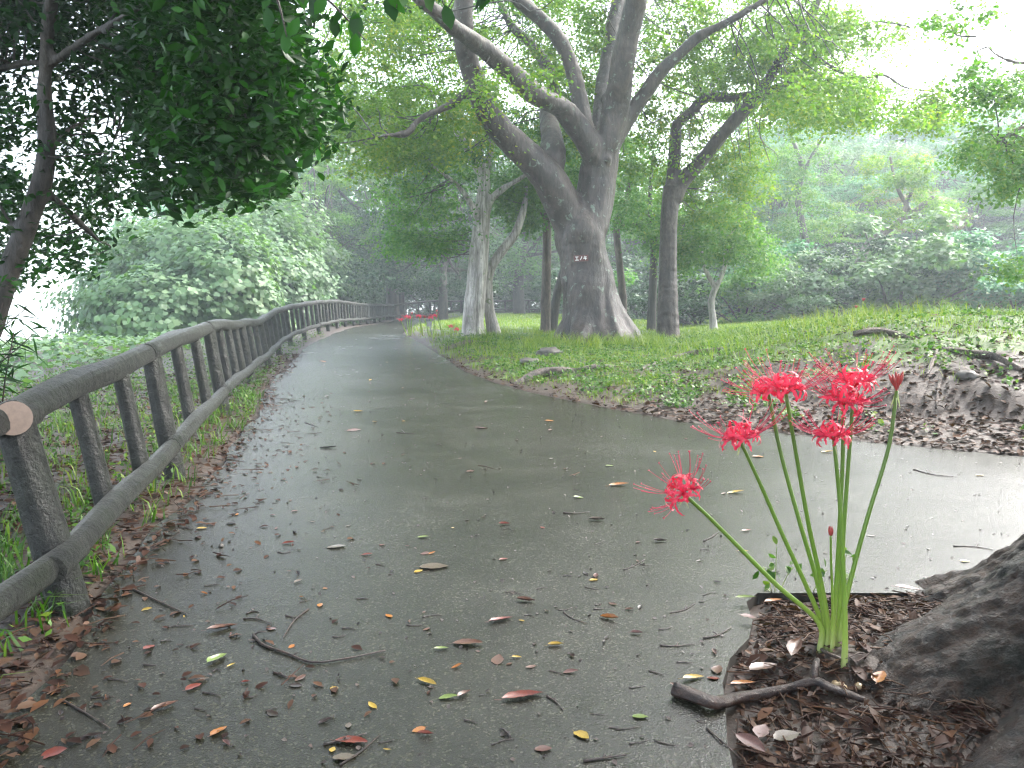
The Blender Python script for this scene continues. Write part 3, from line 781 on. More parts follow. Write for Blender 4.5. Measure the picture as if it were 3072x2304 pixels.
# slimmer trunks on the lawn
def small(name, label, px, d, segs, cen, m, lm, seed, n=110, per=110, size=.085):
    f0 = foot_at(px, d)
    rg = np.random.default_rng(seed)
    c_ = px_points(n, cen, (d - 1.5, d + 1.5), rg) if cen else None
    return traced_tree(name, label, segs, f0, m, c_, per, size, lm, vox=.024, disp=.01, seed=seed, tr0=.014)
G_ = 'slim trees on the lawn'
d = 18.5
small('slim_tree', 'straight slim brown trunk just left of the great grey tree', 1637, d, [[(1636, 1020, d, 20), (1637, 960, d, 16), (1640, 800, d, 14), (1642, 670, d, 13), (1650, 580, d, 9), (1620, 480, d, 5)], [(1642, 680, d, 9), (1628, 640, d, 7), (1590, 620, d, 4)]], [(1590, 600, 110, 80, 1), (1650, 440, 120, 90, 1)], M['bark_mid'], M['leaf_green'], 31)
d = 19.5
small('slim_tree', 'dark slanting trunk right behind the slim brown one, leaning right', 1660, d, [[(1655, 1000, d, 16), (1672, 880, d, 13), (1700, 780, d, 12), (1720, 690, d, 10), (1760, 560, d, 6)]], [(1740, 520, 110, 90, 1)], M['bark_dark'], M['leaf_green'], 32, 60)
d = 22
small('slim_tree', 'slightly curved grey-brown trunk seen just right of the great tree', 1869, d, [[(1868, 995, d, 14), (1869, 900, d, 12), (1858, 780, d, 11), (1850, 670, d, 11), (1880, 590, d, 8), (1900, 470, d, 5)], [(1850, 680, d, 6), (1900, 672, d - .1, 5), (1960, 668, d - .2, 4), (2040, 700, d - .3, 2)]], [(1930, 600, 120, 90, 1), (1880, 480, 110, 90, 1)], M['bark_mid'], M['leaf_mid'], 33)
d = 21
small('slim_tree', 'thin dark trunk close on the left of the slanting-limb tree', 1955, d, [[(1953, 1005, d, 16), (1957, 900, d, 13), (1962, 720, d, 11), (1950, 600, d, 7), (1960, 450, d, 4)]], [(1930, 640, 100, 60, 1), (2010, 700, 100, 70, 1)], M['bark_dark'], M['leaf_green'], 34, 80)
d = 19.5
small('forked_tree', 'small Y-forked pale tree on the lawn right of the slanting-limb tree', 2143, d, [[(2142, 1005, d, 15), (2138, 950, d, 11), (2134, 905, d, 10), (2148, 855, d, 9)], [(2148, 870, d, 8), (2115, 805, d, 7), (2100, 740, d, 5), (2060, 690, d, 3)], [(2146, 870, d, 8), (2174, 800, d, 7), (2180, 720, d, 5), (2230, 660, d, 3)]], [(2130, 690, 140, 90, 2), (2240, 760, 90, 60, .8), (2050, 770, 60, 50, .5)], M['bark_pale'], M['leaf_mid'], 35, 120)

# ---- background trees: four prototypes, then copies
def proto(seed, lm, spread=3.4, h=10, base=2.0, npad=85, per=330, size=.13, rz=.3, bark_='bark_dark', prad=(.6, 1.25)):
    rg = np.random.default_rng(seed)
    root = bpy.data.objects.new('woodland_tree', None)
    pts = []
    while len(pts) < npad:
        u = rg.uniform(-1, 1, 3)
        r2 = (u ** 2).sum()
        if .25 < r2 < 1: 
            zz = base + (u[2] * .5 + .5) * (h - base)
            k = 1.0 - .25 * u[2]
            pts.append([u[0] * spread * k, u[1] * spread * k, zz])
    c = np.array(pts)
    mb = MB()
    axis = [[0, 0, -1.0], [.1, .0, 1.5], [-.1 + rg.normal(0, .2), .1, 3.5], [rg.normal(0, .4), rg.normal(0, .3), h * .62], [rg.normal(0, .5), 0, h * .85]]
    P, _r = tube(mb, axis, [.30, .22, .18, .10, .04], 9, 5, .04)
    for k in range(9):
        s = P[rg.integers(7, len(P) - 4)]
        e = c[rg.integers(len(c))]
        tube(mb, [s, s * .6 + e * .4 + rg.normal(0, .2, 3), s * .25 + e * .75 + rg.normal(0, .2, 3), e], [.10, .075, .05, .02], 6, 4, .03)
    st = P[rg.integers(8, len(P), len(c))]
    twigs(mb, st[::2], c[::2], .04, rg=rg)
    return mb.mesh('trunk'), pads(c, rg.uniform(*prad, len(c)), per, size, rz, 1.0, rg, .22, .6).mesh('crown')
PR = {'layer': proto(41, None, 3.6, 9.5, 1.8, 95, 330, .13, .22), 'round': proto(42, None, 3.2, 9, 1.5, 100, 320, .13, .5), 'open': proto(43, None, 3.9, 10, 2.4, 62, 300, .12, .3), 'dense': proto(44, None, 3.4, 9, 1.0, 130, 300, .14, .45)}
for k_ in PR:
    PR[k_][0].materials.append(M['bark_dark']); PR[k_][1].materials.append(M['leaf_green'])
def wood(px, d, top, width, kind, lm, label, bk='bark_dark', group='woodland trees beyond the lawn', name='woodland_tree', rot=None, sink=0, dd=0):
    f0 = foot_at(px, d); f0[2] -= sink
    H = PX(px, top, d)[2] - f0[2]
    Wm = width * d / F
    ext = {'layer': (3.6, 9.5), 'round': (3.2, 9), 'open': (3.9, 10), 'dense': (3.4, 9)}[kind]
    e = empty(name, f0, label, 'tree', group)
    e.rotation_euler = (0, 0, rot if rot is not None else rng.uniform(0, 6.28))
    k = Wm / (2 * ext[0] * 1.12); kz = H / (ext[1] + .3)
    e.scale = (k, k, kz)
    for part, me, m_ in (('trunk', PR[kind][0], M[bk]), ('crown', PR[kind][1], M[lm])):
        o = bpy.data.objects.new(part, me); link(o, e)
        o.material_slots[0].link = 'OBJECT'; o.material_slots[0].material = m_
    return e
W = [
 # left, behind the vine mound
 (520, 40, 560, 420, 'round', 'leaf_blue', 'hazy rounded tree rising behind the left end of the vine thicket'),
 (760, 44, 470, 460, 'layer', 'leaf_blue', 'pale misty tree behind the middle of the vine thicket'),
 (960, 40, 330, 420, 'open', 'leaf_mid', 'tall yellowish-green tree above the vine thicket, left of the dark trunk'),
 (1000, 43, 560, 380, 'dense', 'leaf_ever', 'dark leafy tree behind the curve of the fence'),
 (1330, 36, 420, 460, 'dense', 'leaf_ever', 'dark evergreen tree directly behind the pale trunk'),
 (1180, 46, 180, 560, 'round', 'leaf_mid', 'tall light-green tree at the back, over the fence curve'),
 (1560, 44, 330, 520, 'round', 'leaf_green', 'green tree behind the gap between pale trunk and great tree'),
 (1530, 53, 700, 420, 'dense', 'leaf_ever', 'low dark tree behind the far fence'),
 (1770, 50, 480, 520, 'open', 'leaf_green', 'open green tree behind the great grey trunk'),
 (1900, 46, 600, 330, 'layer', 'leaf_green', 'thin-leaved tree behind the trunks right of the great tree'),
 (2050, 44, 420, 480, 'open', 'leaf_mid', 'light-green tree behind the forked pale tree'),
 (2230, 40, 520, 430, 'round', 'leaf_mid', 'yellow-green rounded tree right of the forked pale tree'),
 # right hillside
 (2330, 52, 360, 480, 'layer', 'leaf_blue', 'tall layered misty tree at the left of the right-hand woods'),
 (2480, 36, 620, 420, 'layer', 'leaf_mid', 'pale spreading tree in front of the right-hand woods, with layered sprays'),
 (2590, 58, 400, 460, 'layer', 'leaf_blue', 'misty blue-green tree on the skyline, middle of the right-hand woods'),
 (2700, 40, 520, 420, 'open', 'leaf_rust', 'thin-leaved tree with yellowish withered foliage in the right-hand woods'),
 (2830, 54, 380, 480, 'layer', 'leaf_blue', 'tall misty tree on the skyline near the right edge'),
 (2960, 42, 600, 400, 'dense', 'leaf_ever', 'shadowy dark tree low at the right edge of the woods'),
 (3080, 50, 330, 480, 'round', 'leaf_blue', 'tall blue-green tree cut by the right edge of the picture'),
 (3010, 34, 740, 330, 'layer', 'leaf_blue', 'low layered tree at the right edge behind the grassy bank'),
 (2800, 33, 780, 330, 'round', 'leaf_blue', 'rounded shrub-like tree left of the palm'),
 (2620, 31, 800, 330, 'layer', 'leaf_kudzu', 'low pale layered tree right of centre in the right-hand woods'),
 (2380, 31, 840, 330, 'dense', 'leaf_ever', 'low dark bushy tree behind the forked pale tree'),
 (2200, 33, 860, 330, 'round', 'leaf_green', 'low green bushy tree at the far edge of the lawn'),
 (2300, 39, 450, 400, 'layer', 'leaf_blue', 'layered blue-green tree just right of the forked pale tree, mid rank'),
 (2440, 45, 360, 420, 'layer', 'leaf_kudzu', 'pale layered tree whose crown rises behind the thin misty forked trunk'),
 (2560, 41, 480, 400, 'layer', 'leaf_blue', 'blue-green layered tree left of the slanting misty trunk, mid rank'),
 (2670, 47, 400, 420, 'round', 'leaf_kudzu', 'pale rounded tree behind the slanting misty trunk'),
 (2790, 44, 430, 420, 'layer', 'leaf_blue', 'blue-green layered tree behind the yellowish withered one'),
 (2890, 39, 520, 380, 'layer', 'leaf_green', 'green layered tree above and right of the palm, mid rank'),
 (2990, 47, 380, 420, 'round', 'leaf_blue', 'rounded misty tree left of the tree cut by the right edge'),
 (3110, 39, 470, 380, 'layer', 'leaf_kudzu', 'pale layered tree half outside the right edge, mid rank'),
 (2350, 60, 230, 560, 'round', 'leaf_blue', 'tall misty tree above the forked pale tree, in the back row'),
 (2560, 63, 290, 560, 'layer', 'leaf_blue', 'tall misty tree in the back row left of the palm'),
 (2760, 60, 310, 560, 'round', 'leaf_blue', 'tall misty tree in the back row above the palm'),
 (2960, 58, 310, 560, 'layer', 'leaf_blue', 'tall misty tree in the back row right of the palm'),
 (2450, 66, 300, 560, 'round', 'leaf_blue', 'faint tall tree in the mist behind the right-hand woods'),
 (2960, 70, 260, 560, 'round', 'leaf_blue', 'faintest tall tree in the mist near the right edge'),
 (1650, 62, 380, 600, 'round', 'leaf_blue', 'faint tall tree in the mist behind the great tree'),
 (1100, 54, 640, 380, 'dense', 'leaf_ever', 'low dark evergreen behind the fence, right of the dark trunk'),
 (1430, 56, 640, 420, 'dense', 'leaf_ever', 'dark evergreen deep behind the far fence and pale trunk'),
 (1640, 57, 620, 420, 'dense', 'leaf_ever', 'dark evergreen deep behind the slim brown trunk'),
 (880, 60, 420, 620, 'round', 'leaf_blue', 'faint tall tree in the mist at upper left'),
]
_spots = ['left end', 'left of the dark trunk', 'behind the dark trunk', 'between dark and pale trunks', 'behind the pale trunk', 'right of the pale trunk', 'behind the slim trunk', 'behind the great trunk', 'right of the great trunk', 'behind the slanting-limb tree', 'left of the forked pale tree', 'behind the forked pale tree', 'right of the forked pale tree']
for _k, _px in enumerate(range(900, 2490, 130)):
    wood(_px, 72 + (_k * 7) % 11, 520 + (_k * 53) % 120, 300, 'dense', 'leaf_ever', 'farthest row of dark misty trees, one at ' + _spots[_k], 'bark_dark', 'farthest row of woodland trees', sink=1.2)
for w_ in W: wood(*w_)
# dark trunk standing behind the fence
d = 51
small('dark_trunk_tree', 'dark upright trunk behind the fence curve, forking high', 1195, d, [[(1196, 975, d, 22), (1194, 880, d, 19), (1188, 760, d, 16), (1170, 640, d, 15), (1160, 590, d, 13)], [(1163, 610, d, 11), (1150, 540, d, 9), (1100, 480, d, 6)], [(1163, 610, d, 10), (1180, 520, d, 9), (1200, 450, d, 6)]], [(1120, 520, 130, 110, 1), (1220, 480, 120, 110, 1), (1090, 660, 90, 90, 1)], M['bark_dark'], M['leaf_green'], 36, 130, 170, .17)
# slanting misty limbs in the right-hand woods
d = 30
small('slanting_tree', 'dark trunk slanting right in the mist in front of the right-hand woods', 2600, d, [[(2540, 960, d, 16), (2590, 760, d, 14), (2650, 700, d, 12), (2735, 640, d, 10), (2800, 590, d, 6)], [(2700, 665, d, 8), (2740, 560, d, 6), (2760, 500, d, 4)], [(2735, 640, d, 7), (2690, 560, d, 5), (2670, 470, d, 3)]], [(2740, 600, 150, 90, 1), (2700, 500, 110, 60, .5)], M['bark_mid'], M['leaf_yel'], 37, 70, 110, .11)
d = 33
small('slanting_tree', 'thin forked trunk in the mist above the forked pale tree', 2400, d, [[(2440, 960, d, 14), (2420, 760, d, 12), (2395, 600, d, 10), (2405, 500, d, 8), (2370, 400, d, 4)], [(2400, 540, d, 7), (2440, 460, d, 5), (2470, 410, d, 3)]], [(2390, 500, 130, 90, 1), (2430, 640, 120, 80, .8)], M['bark_dark'], M['leaf_mid'], 38, 80, 110, .11)
# overhanging foliage at the top right corner: the crown of a tree beyond the frame
d = 11
f0 = foot_at(3350, d)
cen = px_points(95, [(2990, 480, 110, 110, 1.4, (10, 12)), (3000, 250, 130, 70, .7, (10, 12)), (3150, 400, 160, 170, 1.2, (10, 13)), (2900, 60, 140, 40, .2, (10, 11.5)), (3060, 800, 40, 30, .15, (10.5, 11))], (10, 12), np.random.default_rng(61))
traced_tree('overhanging_tree', 'light-green leafy boughs hanging in at the upper right edge', [[(3350, 1000, d, 50), (3345, 600, d, 40), (3330, 200, d, 34), (3300, -200, d, 16)], [(3345, 520, d, 20), (3200, 400, d, 14), (3080, 380, d, 8), (2990, 420, d, 4)], [(3330, 250, d, 18), (3180, 200, d, 12), (3020, 180, d, 6), (2930, 110, d, 3)]], f0, M['bark_mid'], cen, 110, .07, M['leaf_mid'], seed=62, rad=(.25, .55))

# palm with dead fronds
d = 29
f0 = foot_at(2860, d)
palm = empty('windmill_palm', f0, 'small palm with rusty dead fronds hanging under green fans, in the right-hand woods', 'palm')
mb = MB(); zc = PX(2860, 840, d)[2] - f0[2]
tube(mb, [[0, 0, -.3], [.03, 0, zc * .5], [0, 0, zc]], [.12, .11, .10], 8, 4, .06); mb.build('trunk', M['bark_mid'], palm)
def fans(n, el0, el1, L_, seed):
    rg = np.random.default_rng(seed); mb = MB()
    for k in range(n):
        az = rg.uniform(0, 6.28); el = rg.uniform(el0, el1)
        dv = np.array([math.cos(az) * math.cos(el), math.sin(az) * math.cos(el), math.sin(el)])
        c0 = np.array([0, 0, zc]) + dv * L_ * .5
        side = nrm(np.cross(dv, [0, 0, 1.])); upv = np.cross(side, dv)
        for a in np.linspace(-1.3, 1.3, 17):
            tip = c0 + (dv * math.cos(a) + side * math.sin(a)) * L_ * .55 + np.array([0, 0, -.12])
            wv = (side * math.cos(a) - dv * math.sin(a)) * .022
            mid_ = (c0 * .5 + tip * .5) + upv * .04
            mb.add(np.array([c0, mid_ - wv, tip, mid_ + wv]), np.array([[0, 1, 2, 3]]))
    return mb
fans(26, -.3, 1.3, 1.1, 1).build('green_fronds', M['palm'], palm)
fans(22, -1.45, -.7, 1.0, 2).build('dead_fronds', M['palm_dead'], palm)

# ---- shrubs along the far edge of the lawn
rg = np.random.default_rng(77)
c = rg.normal(size=(34, 3)) * [.75, .75, .35] + [0, 0, .75]
shrub_me = pads(c, rg.uniform(.3, .55, 34), 260, .10, .55, .9, rg, .2, .6).mesh('foliage'); shrub_me.materials.append(M['leaf_green'])
mbs = MB()
for k in range(12): tube(mbs, [[rg.normal(0, .08), rg.normal(0, .08), -.2], c[k] * [.5, .5, .5], c[k]], [.03, .02, .008], 5, 3)
stem_me = mbs.mesh('stems'); stem_me.materials.append(M['bark_dark'])
SH = [(2090, 26, 'leaf_ever', 1.0, 'dark shrub right of the forked pale tree foot'), (2230, 25.5, 'leaf_green', 1.1, 'green shrub second from the forked pale tree'), (2330, 27, 'leaf_blue', 1.2, 'blue-green shrub, third right from the forked pale tree'),
      (2430, 24, 'leaf_kudzu', .9, 'pale shrub behind the two lone lily stalks on the bank'), (2560, 25, 'leaf_ever', 1.2, 'dark shrub just right of the two lone lily stalks'), (2680, 24, 'leaf_kudzu', 1.5, 'large pale-leaved shrub at the middle of the bank skyline'),
      (2790, 26, 'leaf_green', 1.2, 'shrub just left of the palm foot'), (2920, 25, 'leaf_blue', 1.3, 'misty shrub just right of the palm foot'), (3040, 24, 'leaf_blue', 1.3, 'misty shrub at the right edge of the picture'),
      (1770, 34, 'leaf_ever', 1.3, 'dark shrub behind the foot of the great tree'), (1920, 36, 'leaf_ever', 1.2, 'dark shrub behind the thin trunks right of the great tree'), (2040, 36, 'leaf_ever', 1.3, 'dark shrub behind the slanting-limb tree'),
      (700, 26, 'leaf_ever', 1.2, 'dark shrub behind the fence below the vine thicket'), (960, 38, 'leaf_ever', 1.6, 'dark shrub just left of the dark trunk behind the fence'), (1090, 50, 'leaf_ever', 1.9, 'dark shrub behind the fence, below the dark trunk'), (1300, 52, 'leaf_ever', 1.9, 'dark shrub behind the far fence left of the pale trunk'), (1430, 53, 'leaf_ever', 1.9, 'dark shrub behind the far fence and pale trunk'), (1570, 53, 'leaf_ever', 1.9, 'dark shrub behind the far fence right of the pale trunk'), (1680, 53, 'leaf_ever', 1.8, 'dark shrub at the right end of the far fence')]
for px, d, lm, s_, lab in SH:
    f0 = foot_at(px, d)
    e = empty('shrub', f0, lab, 'shrub', 'shrubs along the wood edge'); e.scale = (s_ * 1.3, s_ * 1.3, s_ * 1.15); e.rotation_euler = (0, 0, rng.uniform(0, 6.28))
    o = bpy.data.objects.new('foliage', shrub_me); link(o, e); o.material_slots[0].link = 'OBJECT'; o.material_slots[0].material = M[lm]
    link(bpy.data.objects.new('stems', stem_me), e)

# ---- vine thicket (kudzu) left of the path
rg = np.random.default_rng(88)
lumps = [(-8.5, 23.5, 2.6, 1.7), (-9.9, 25.5, 3.5, 2.1), (-9.6, 30.5, 4.0, 2.5), (-12.0, 28, 3.6, 2.6), (-8.3, 28, 2.6, 1.4), (-11, 34, 5.2, 3.2), (-9.8, 22.5, 1.7, 1.9), (-10.0, 36, 4.4, 2.4), (-8.9, 26.0, 3.0, 1.2)]
mb = MB(); mbb = MB()
for (x, y, h, r_) in lumps:
    z0 = float(gz(x, y)); n = int(3800 * (h / 3.0 + .3) * (r_ / 2.2))
    th = rg.uniform(0, 6.28, n); u = rg.uniform(-.25, 1, n)
    dv = np.stack([np.cos(th) * np.sqrt(1 - u ** 2 * .999), np.sin(th) * np.sqrt(1 - u ** 2 * .999), u], -1)
    rad = 1 + .26 * np.sin(th * 3 + x) * np.cos(u * 5 + y) + .18 * np.sin(th * 7 + u * 9) * np.sin(th * 4 - u * 13 + x) + rg.normal(0, .05, n) + .18 * rg.uniform(0, 1, n) ** 8
    P = np.array([x, y, z0 + h * .25]) + dv * rad[:, None] * [r_, r_, h * .75]
    nor = nrm(dv * [1, 1, .8] + [0, 0, .5] + rg.normal(0, .3, (n, 3)))
    s_ = rg.uniform(.12, .24, n); leaves(mb, P, nor, s_, s_ * .95, 'quad', rg=rg)
    P2 = np.array([x, y, z0 + h * .25]) + dv[:n // 2] * (rad[:n // 2] * .82)[:, None] * [r_, r_, h * .75]
    s_ = rg.uniform(.2, .35, n // 2); leaves(mb, P2, dv[:n // 2] + rg.normal(0, .4, (n // 2, 3)), s_, s_ * .9, 'quad', rg=rg)
kz = tag(mb.build('vine_thicket', M['leaf_kudzu']), 'pale broad-leaved vines smothering the bushes beyond the fence', 'vines', kind='stuff')
# low vines on the falling slope
n = 60000
x = rg.uniform(-34, -4.5, n); y = rg.uniform(7, 46, n) ; 
k = (x < xF(y) - 2.2 - 2.2 * rg.uniform(0, 1, n) * (y < 14)) 
x, y = x[k], y[k]; z = gz(x, y) + rg.uniform(.02, .22, len(x)) + .12 * fbm(x, y, 1.3, 3, 7)
mb = MB(); s_ = rg.uniform(.10, .2, len(x)); leaves(mb, np.stack([x, y, z], -1), nrm(rg.normal(0, .35, (len(x), 3)) + [0, 0, 1]), s_, s_ * .9, 'quad', rg=rg)
tag(mb.build('ground_vines', M['leaf_kudzu']), 'low bright vines carpeting the slope beyond the fence', 'vines', kind='stuff')

# ---- dark evergreen at the left
d = 5.2
f0 = np.array([-3.75, 5.2, float(gz(-3.75, 5.2))])
rg = np.random.default_rng(101)
dark = empty('dark_evergreen_tree', f0, 'dark glossy-leaved tree with a curved trunk overhanging the fence at the left', 'tree')
mb = MB()
LT = [(-190, 1350, d, 40.6), (-90, 1120, d, 35.9), (0, 903, d, 32.8), (40, 780, d, 31.2), (83, 667, d, 29.6), (125, 540, d, 28.9), (139, 417, d, 25.0), (134, 260, d, 21.8), (140, 120, d - .1, 19.5), (158, -20, d - .2, 17.9), (190, -250, d - .4, 14.0), (260, -600, d - .6, 7.8)]
LB1 = [(138, 200, d, 15.6), (190, 165, d - .1, 14.0), (270, 110, d - .3, 12.5), (370, 50, d - .5, 11.7), (470, -5, d - .8, 10.1), (620, -80, d - 1, 6.2)]
LB2 = [(138, 190, d, 12.5), (70, 190, d + .1, 10.9), (-20, 215, d + .2, 9.4), (-120, 250, d + .3, 6.2)]
LB3 = [(120, 560, d, 14.0), (170, 600, d + .1, 11.7), (240, 670, d + .3, 10.1), (300, 725, d + .4, 7.0)]
LB4 = [(130, 480, d, 9.4), (220, 380, d + .3, 7.0), (330, 330, d + .6, 5.5), (480, 290, d + .8, 3.9), (620, 300, d + 1, 2.3)]
LB5 = [(300, 95, d - .4, 7.0), (420, 130, d - .5, 6.2), (560, 220, d - .6, 4.7), (700, 300, d - .8, 3.1), (850, 380, d - 1, 2.0)]
LB6 = [(60, 720, d, 9.4), (-30, 560, d - .1, 7.0), (-80, 420, d - .2, 5.5)]
pool = []
for Lm in (LT, LB1, LB2, LB3, LB4, LB5, LB6):
    P = limb(mb, Lm, f0, 10, 5, .03); pool.append(catmull(P, 6))
pool = np.concatenate(pool)
fuse(mb, .018, 'trunk', M['bark_dark'], dark, disp=.010, dscale=5)
def inside(px, py, poly):
    px = np.asarray(px); py = np.asarray(py); c_ = np.zeros(len(px), bool)
    for (x1, y1), (x2, y2) in zip(poly, poly[1:] + poly[:1]):
        cond = ((y1 > py) != (y2 > py)) & (px < (x2 - x1) * (py - y1) / (y2 - y1 + 1e-9) + x1)
        c_ ^= cond
    return c_
POLY = [(-300, -300), (1000, -300), (850, 0), (852, 60), (925, 165), (985, 260), (1010, 340), (880, 470), (850, 560), (760, 570), (640, 590), (480, 605), (385, 640), (375, 720), (330, 790), (150, 815), (60, 860), (-300, 900)]
n = 9000
px = rg.uniform(-300, 1050, n); py = rg.uniform(-300, 900, n)
dd = rg.uniform(3.8, 6.4, n) + 1.2 * (px < 420)
ok = inside(px, py, POLY)
dens = .38 + .62 * sst(330, 560, px + .25 * (300 - py)) + .5 * sst(260, 60, py)
gap = fbm(px, py, 210, 3, 4)
ok &= rg.uniform(0, 1, n) < np.clip(dens, 0, 1) * (gap > -.34)
px, py, dd = px[ok][:2700], py[ok][:2700], dd[ok][:2700]
# boughs towards the right come nearer the camera
dd = np.where(px > 500, dd * .92, dd)
C = np.array([PX(a, b, e_) for a, b, e_ in zip(px, py, dd)]) - f0
# crown above the frame too
n2 = 900
C2 = np.stack([rg.uniform(-6.5, -1.0, n2), rg.uniform(2.5, 9, n2), rg.uniform(3.6, 7.0, n2)], -1) - f0
C3 = np.stack([rg.uniform(-7, -1.2, 900), rg.uniform(-3, 2.6, 900), rg.uniform(3.2, 6.2, 900)], -1) - f0  # unseen leaves overhead, added to shade the left foreground
C = np.concatenate([C, C2, C3])
mbt = MB(); st = nearest(pool, C)
twigs(mbt, st[::9], C[::9], .007, rg=rg); mbt.build('twigs', M['bark_dark'], dark)
mb = MB(); per = 22
ax = nrm(rg.normal(size=(len(C), 3)) * [1, 1, .35] + [.25, -.1, -.25])
CC = np.repeat(C, per, 0); AX = np.repeat(ax, per, 0)
tt = rg.uniform(-.5, .5, len(CC))
pos_ = CC + AX * tt[:, None] * .34 + rg.normal(0, .045, (len(CC), 3))
nor = nrm(rg.normal(0, .55, (len(CC), 3)) + [0, -.25, .9])
s_ = rg.uniform(.045, .085, len(CC)); leaves(mb, pos_, nor, s_, s_ * .44, 'fold', .15, rg=rg)
mb.build('crown', M['leaf_dark'], dark)

# hanging spray of big leaves at the top, from the near tree's own branches
near = empty('rough_bark_tree', (TREE_R[0], TREE_R[1], float(gz(*TREE_R))), 'massive rough dark trunk with spreading mossy roots at the lower right corner', 'tree')
NF = np.array(near.location)
mb = MB()
NT = 560
zz_ = np.concatenate([np.linspace(-.28, .62, 84), np.linspace(.64, 1.6, 30), np.linspace(1.7, 5.2, 26)])
th_ = np.linspace(0, 2 * np.pi, NT, endpoint=False)
def ang(t, c, w_): return np.exp(-((np.arctan2(np.sin(t - c), np.cos(t - c))) / w_) ** 2)
TH, ZZ = np.meshgrid(th_, zz_)
Eb = .76 + .44 * ang(TH, np.pi, .30) + .42 * ang(TH, np.pi + .50, .26) + .26 * ang(TH, np.pi + 1.05, .26) + .15 * ang(TH, np.pi - .75, .3) + .2 * ang(TH, .6, .4) + .2 * ang(TH, -.8, .4)
Eb -= .12 * ang(TH, np.pi + .25, .09) + .05 * ang(TH, np.pi + .8, .06)
Rt = np.interp(ZZ, [-.3, .6, 1.2, 2.5, 4, 5.2], [.36, .34, .31, .27, .2, .1])
RR = Rt + (Eb - Rt) * np.exp(-(ZZ + .05) / .36)
xx_ = RR * np.cos(TH); yy_ = RR * np.sin(TH)
dsp = np.empty(RR.size)
for i_, (a, t_, q_, p_, rr_) in enumerate(zip(np.cos(TH).ravel() * 3.2, np.sin(TH).ravel() * 3.2, ZZ.ravel(), np.stack([xx_, yy_, ZZ], -1).reshape(-1, 3), RR.ravel())):
    big_ = mnoise.fractal(Vector((a, t_, rr_ * 1.2 + q_)), .9, 2.1, 3)
    rg_ = abs(mnoise.noise(Vector((a * 4.5, t_ * 4.5, rr_ * 4.5 - q_ * 3))))
    g_ = abs(mnoise.noise(Vector((p_[0] * 17, p_[1] * 17, p_[2] * 17))))
    f_ = mnoise.noise(Vector((p_[0] * 45, p_[1] * 45, p_[2] * 45)))
    dsp[i_] = big_ * .022 + rg_ * .030 + g_ * .016 + f_ * .006
RR = RR + dsp.reshape(RR.shape) * np.clip(RR * 1.2, .5, 1.2)
V = np.stack([RR * np.cos(TH), RR * np.sin(TH), ZZ + dsp.reshape(RR.shape) * .5], -1)
V[..., 0] += np.interp(ZZ, [0, 2, 3.5, 5.2], [0, 0, -.1, -.2])
m_ = len(zz_); i_, j_ = np.meshgrid(np.arange(m_ - 1), np.arange(NT), indexing='ij')
mb.add(V.reshape(-1, 3), np.stack([i_ * NT + j_, i_ * NT + (j_ + 1) % NT, (i_ + 1) * NT + (j_ + 1) % NT, (i_ + 1) * NT + j_], -1).reshape(-1, 4))
for (s, e) in (((-.1, 0, 3.4), (-1.5, 1.0, 4.4)), ((-.1, 0, 3.0), (1.2, 1.4, 4.3)), ((-.2, -.1, 4.4), (-1.2, -1.6, 5.4)), ((-.15, 0, 4.0), (.8, -1.5, 5.2)), ((-.2, 0, 4.8), (-2.6, .6, 5.2))):
    s = np.array(s); e = np.array(e); tube(mb, [s, s * .6 + e * .4 + [0, 0, .15], e], [.12, .09, .04], 9, 5, .03)
mb.build('trunk', M['bark_near'], near)
rg = np.random.default_rng(131)
C = np.stack([rg.uniform(-3.6, 5.0, 4200), rg.uniform(-5.0, 5.4, 4200), rg.uniform(3.4, 6.8, 4200)], -1)  # canopy out of view, made dense to keep skylight off the near path
C = C[(C[:, 2] > .95 + .42 * C[:, 1] + .9)][:1900] - NF
mb = MB(); per = 16
CC = np.repeat(C, per, 0); s_ = rg.uniform(.08, .14, len(CC))
leaves(mb, CC + rg.normal(0, .16, (len(CC), 3)), nrm(rg.normal(0, .5, (len(CC), 3)) + [0, 0, 1]), s_, s_ * .5, 'fold', .15, rg=rg)
mbt = MB()
st = np.array([[-1.5, 1.0, 4.4], [1.2, 1.4, 4.3], [-1.2, -1.6, 5.4], [.8, -1.5, 5.2], [-.2, -.1, 5.0], [-2.6, .6, 5.2]])
twigs(mbt, nearest(st, C[::8]), C[::8], .014, rg=rg)
# the drooping sprays seen along the top of the picture
sp_pts = []
for (a, b) in (((1060, -200, 3.0), (800, -20, 3.0)), ((900, -60, 3.0), (1095, 120, 3.0)), ((820, -30, 3.1), (860, 110, 3.1)), ((1200, -120, 3.0), (1190, 25, 3.0)), ((1300, -120, 3.0), (1330, 15, 3.0)), ((1400, -150, 3.0), (1480, 5, 3.0))):
    s = PX(*a) - NF; e = PX(*b) - NF
    tube(mbt, [s, s * .6 + e * .4 + [0, 0, .02], s * .25 + e * .75 + [0, 0, .015], e], [.006, .005, .0035, .002], 5, 3)
    sp_pts.append((s, e))
r0 = PX(1060, -200, 3.0) - NF
tube(mbt, [np.array([-2.6, .6, 5.2]), (np.array([-2.6, .6, 5.2]) + r0) / 2 + [0, 0, .3], r0, PX(1200, -120, 3.0) - NF, PX(1400, -150, 3.0) - NF], [.03, .02, .012, .008, .005], 6, 4)
tube(mbt, [r0, PX(900, -60, 3.0) - NF, PX(820, -30, 3.1) - NF], [.010, .007, .005], 6, 4)
mbt.build('twigs', M['twig'], near)
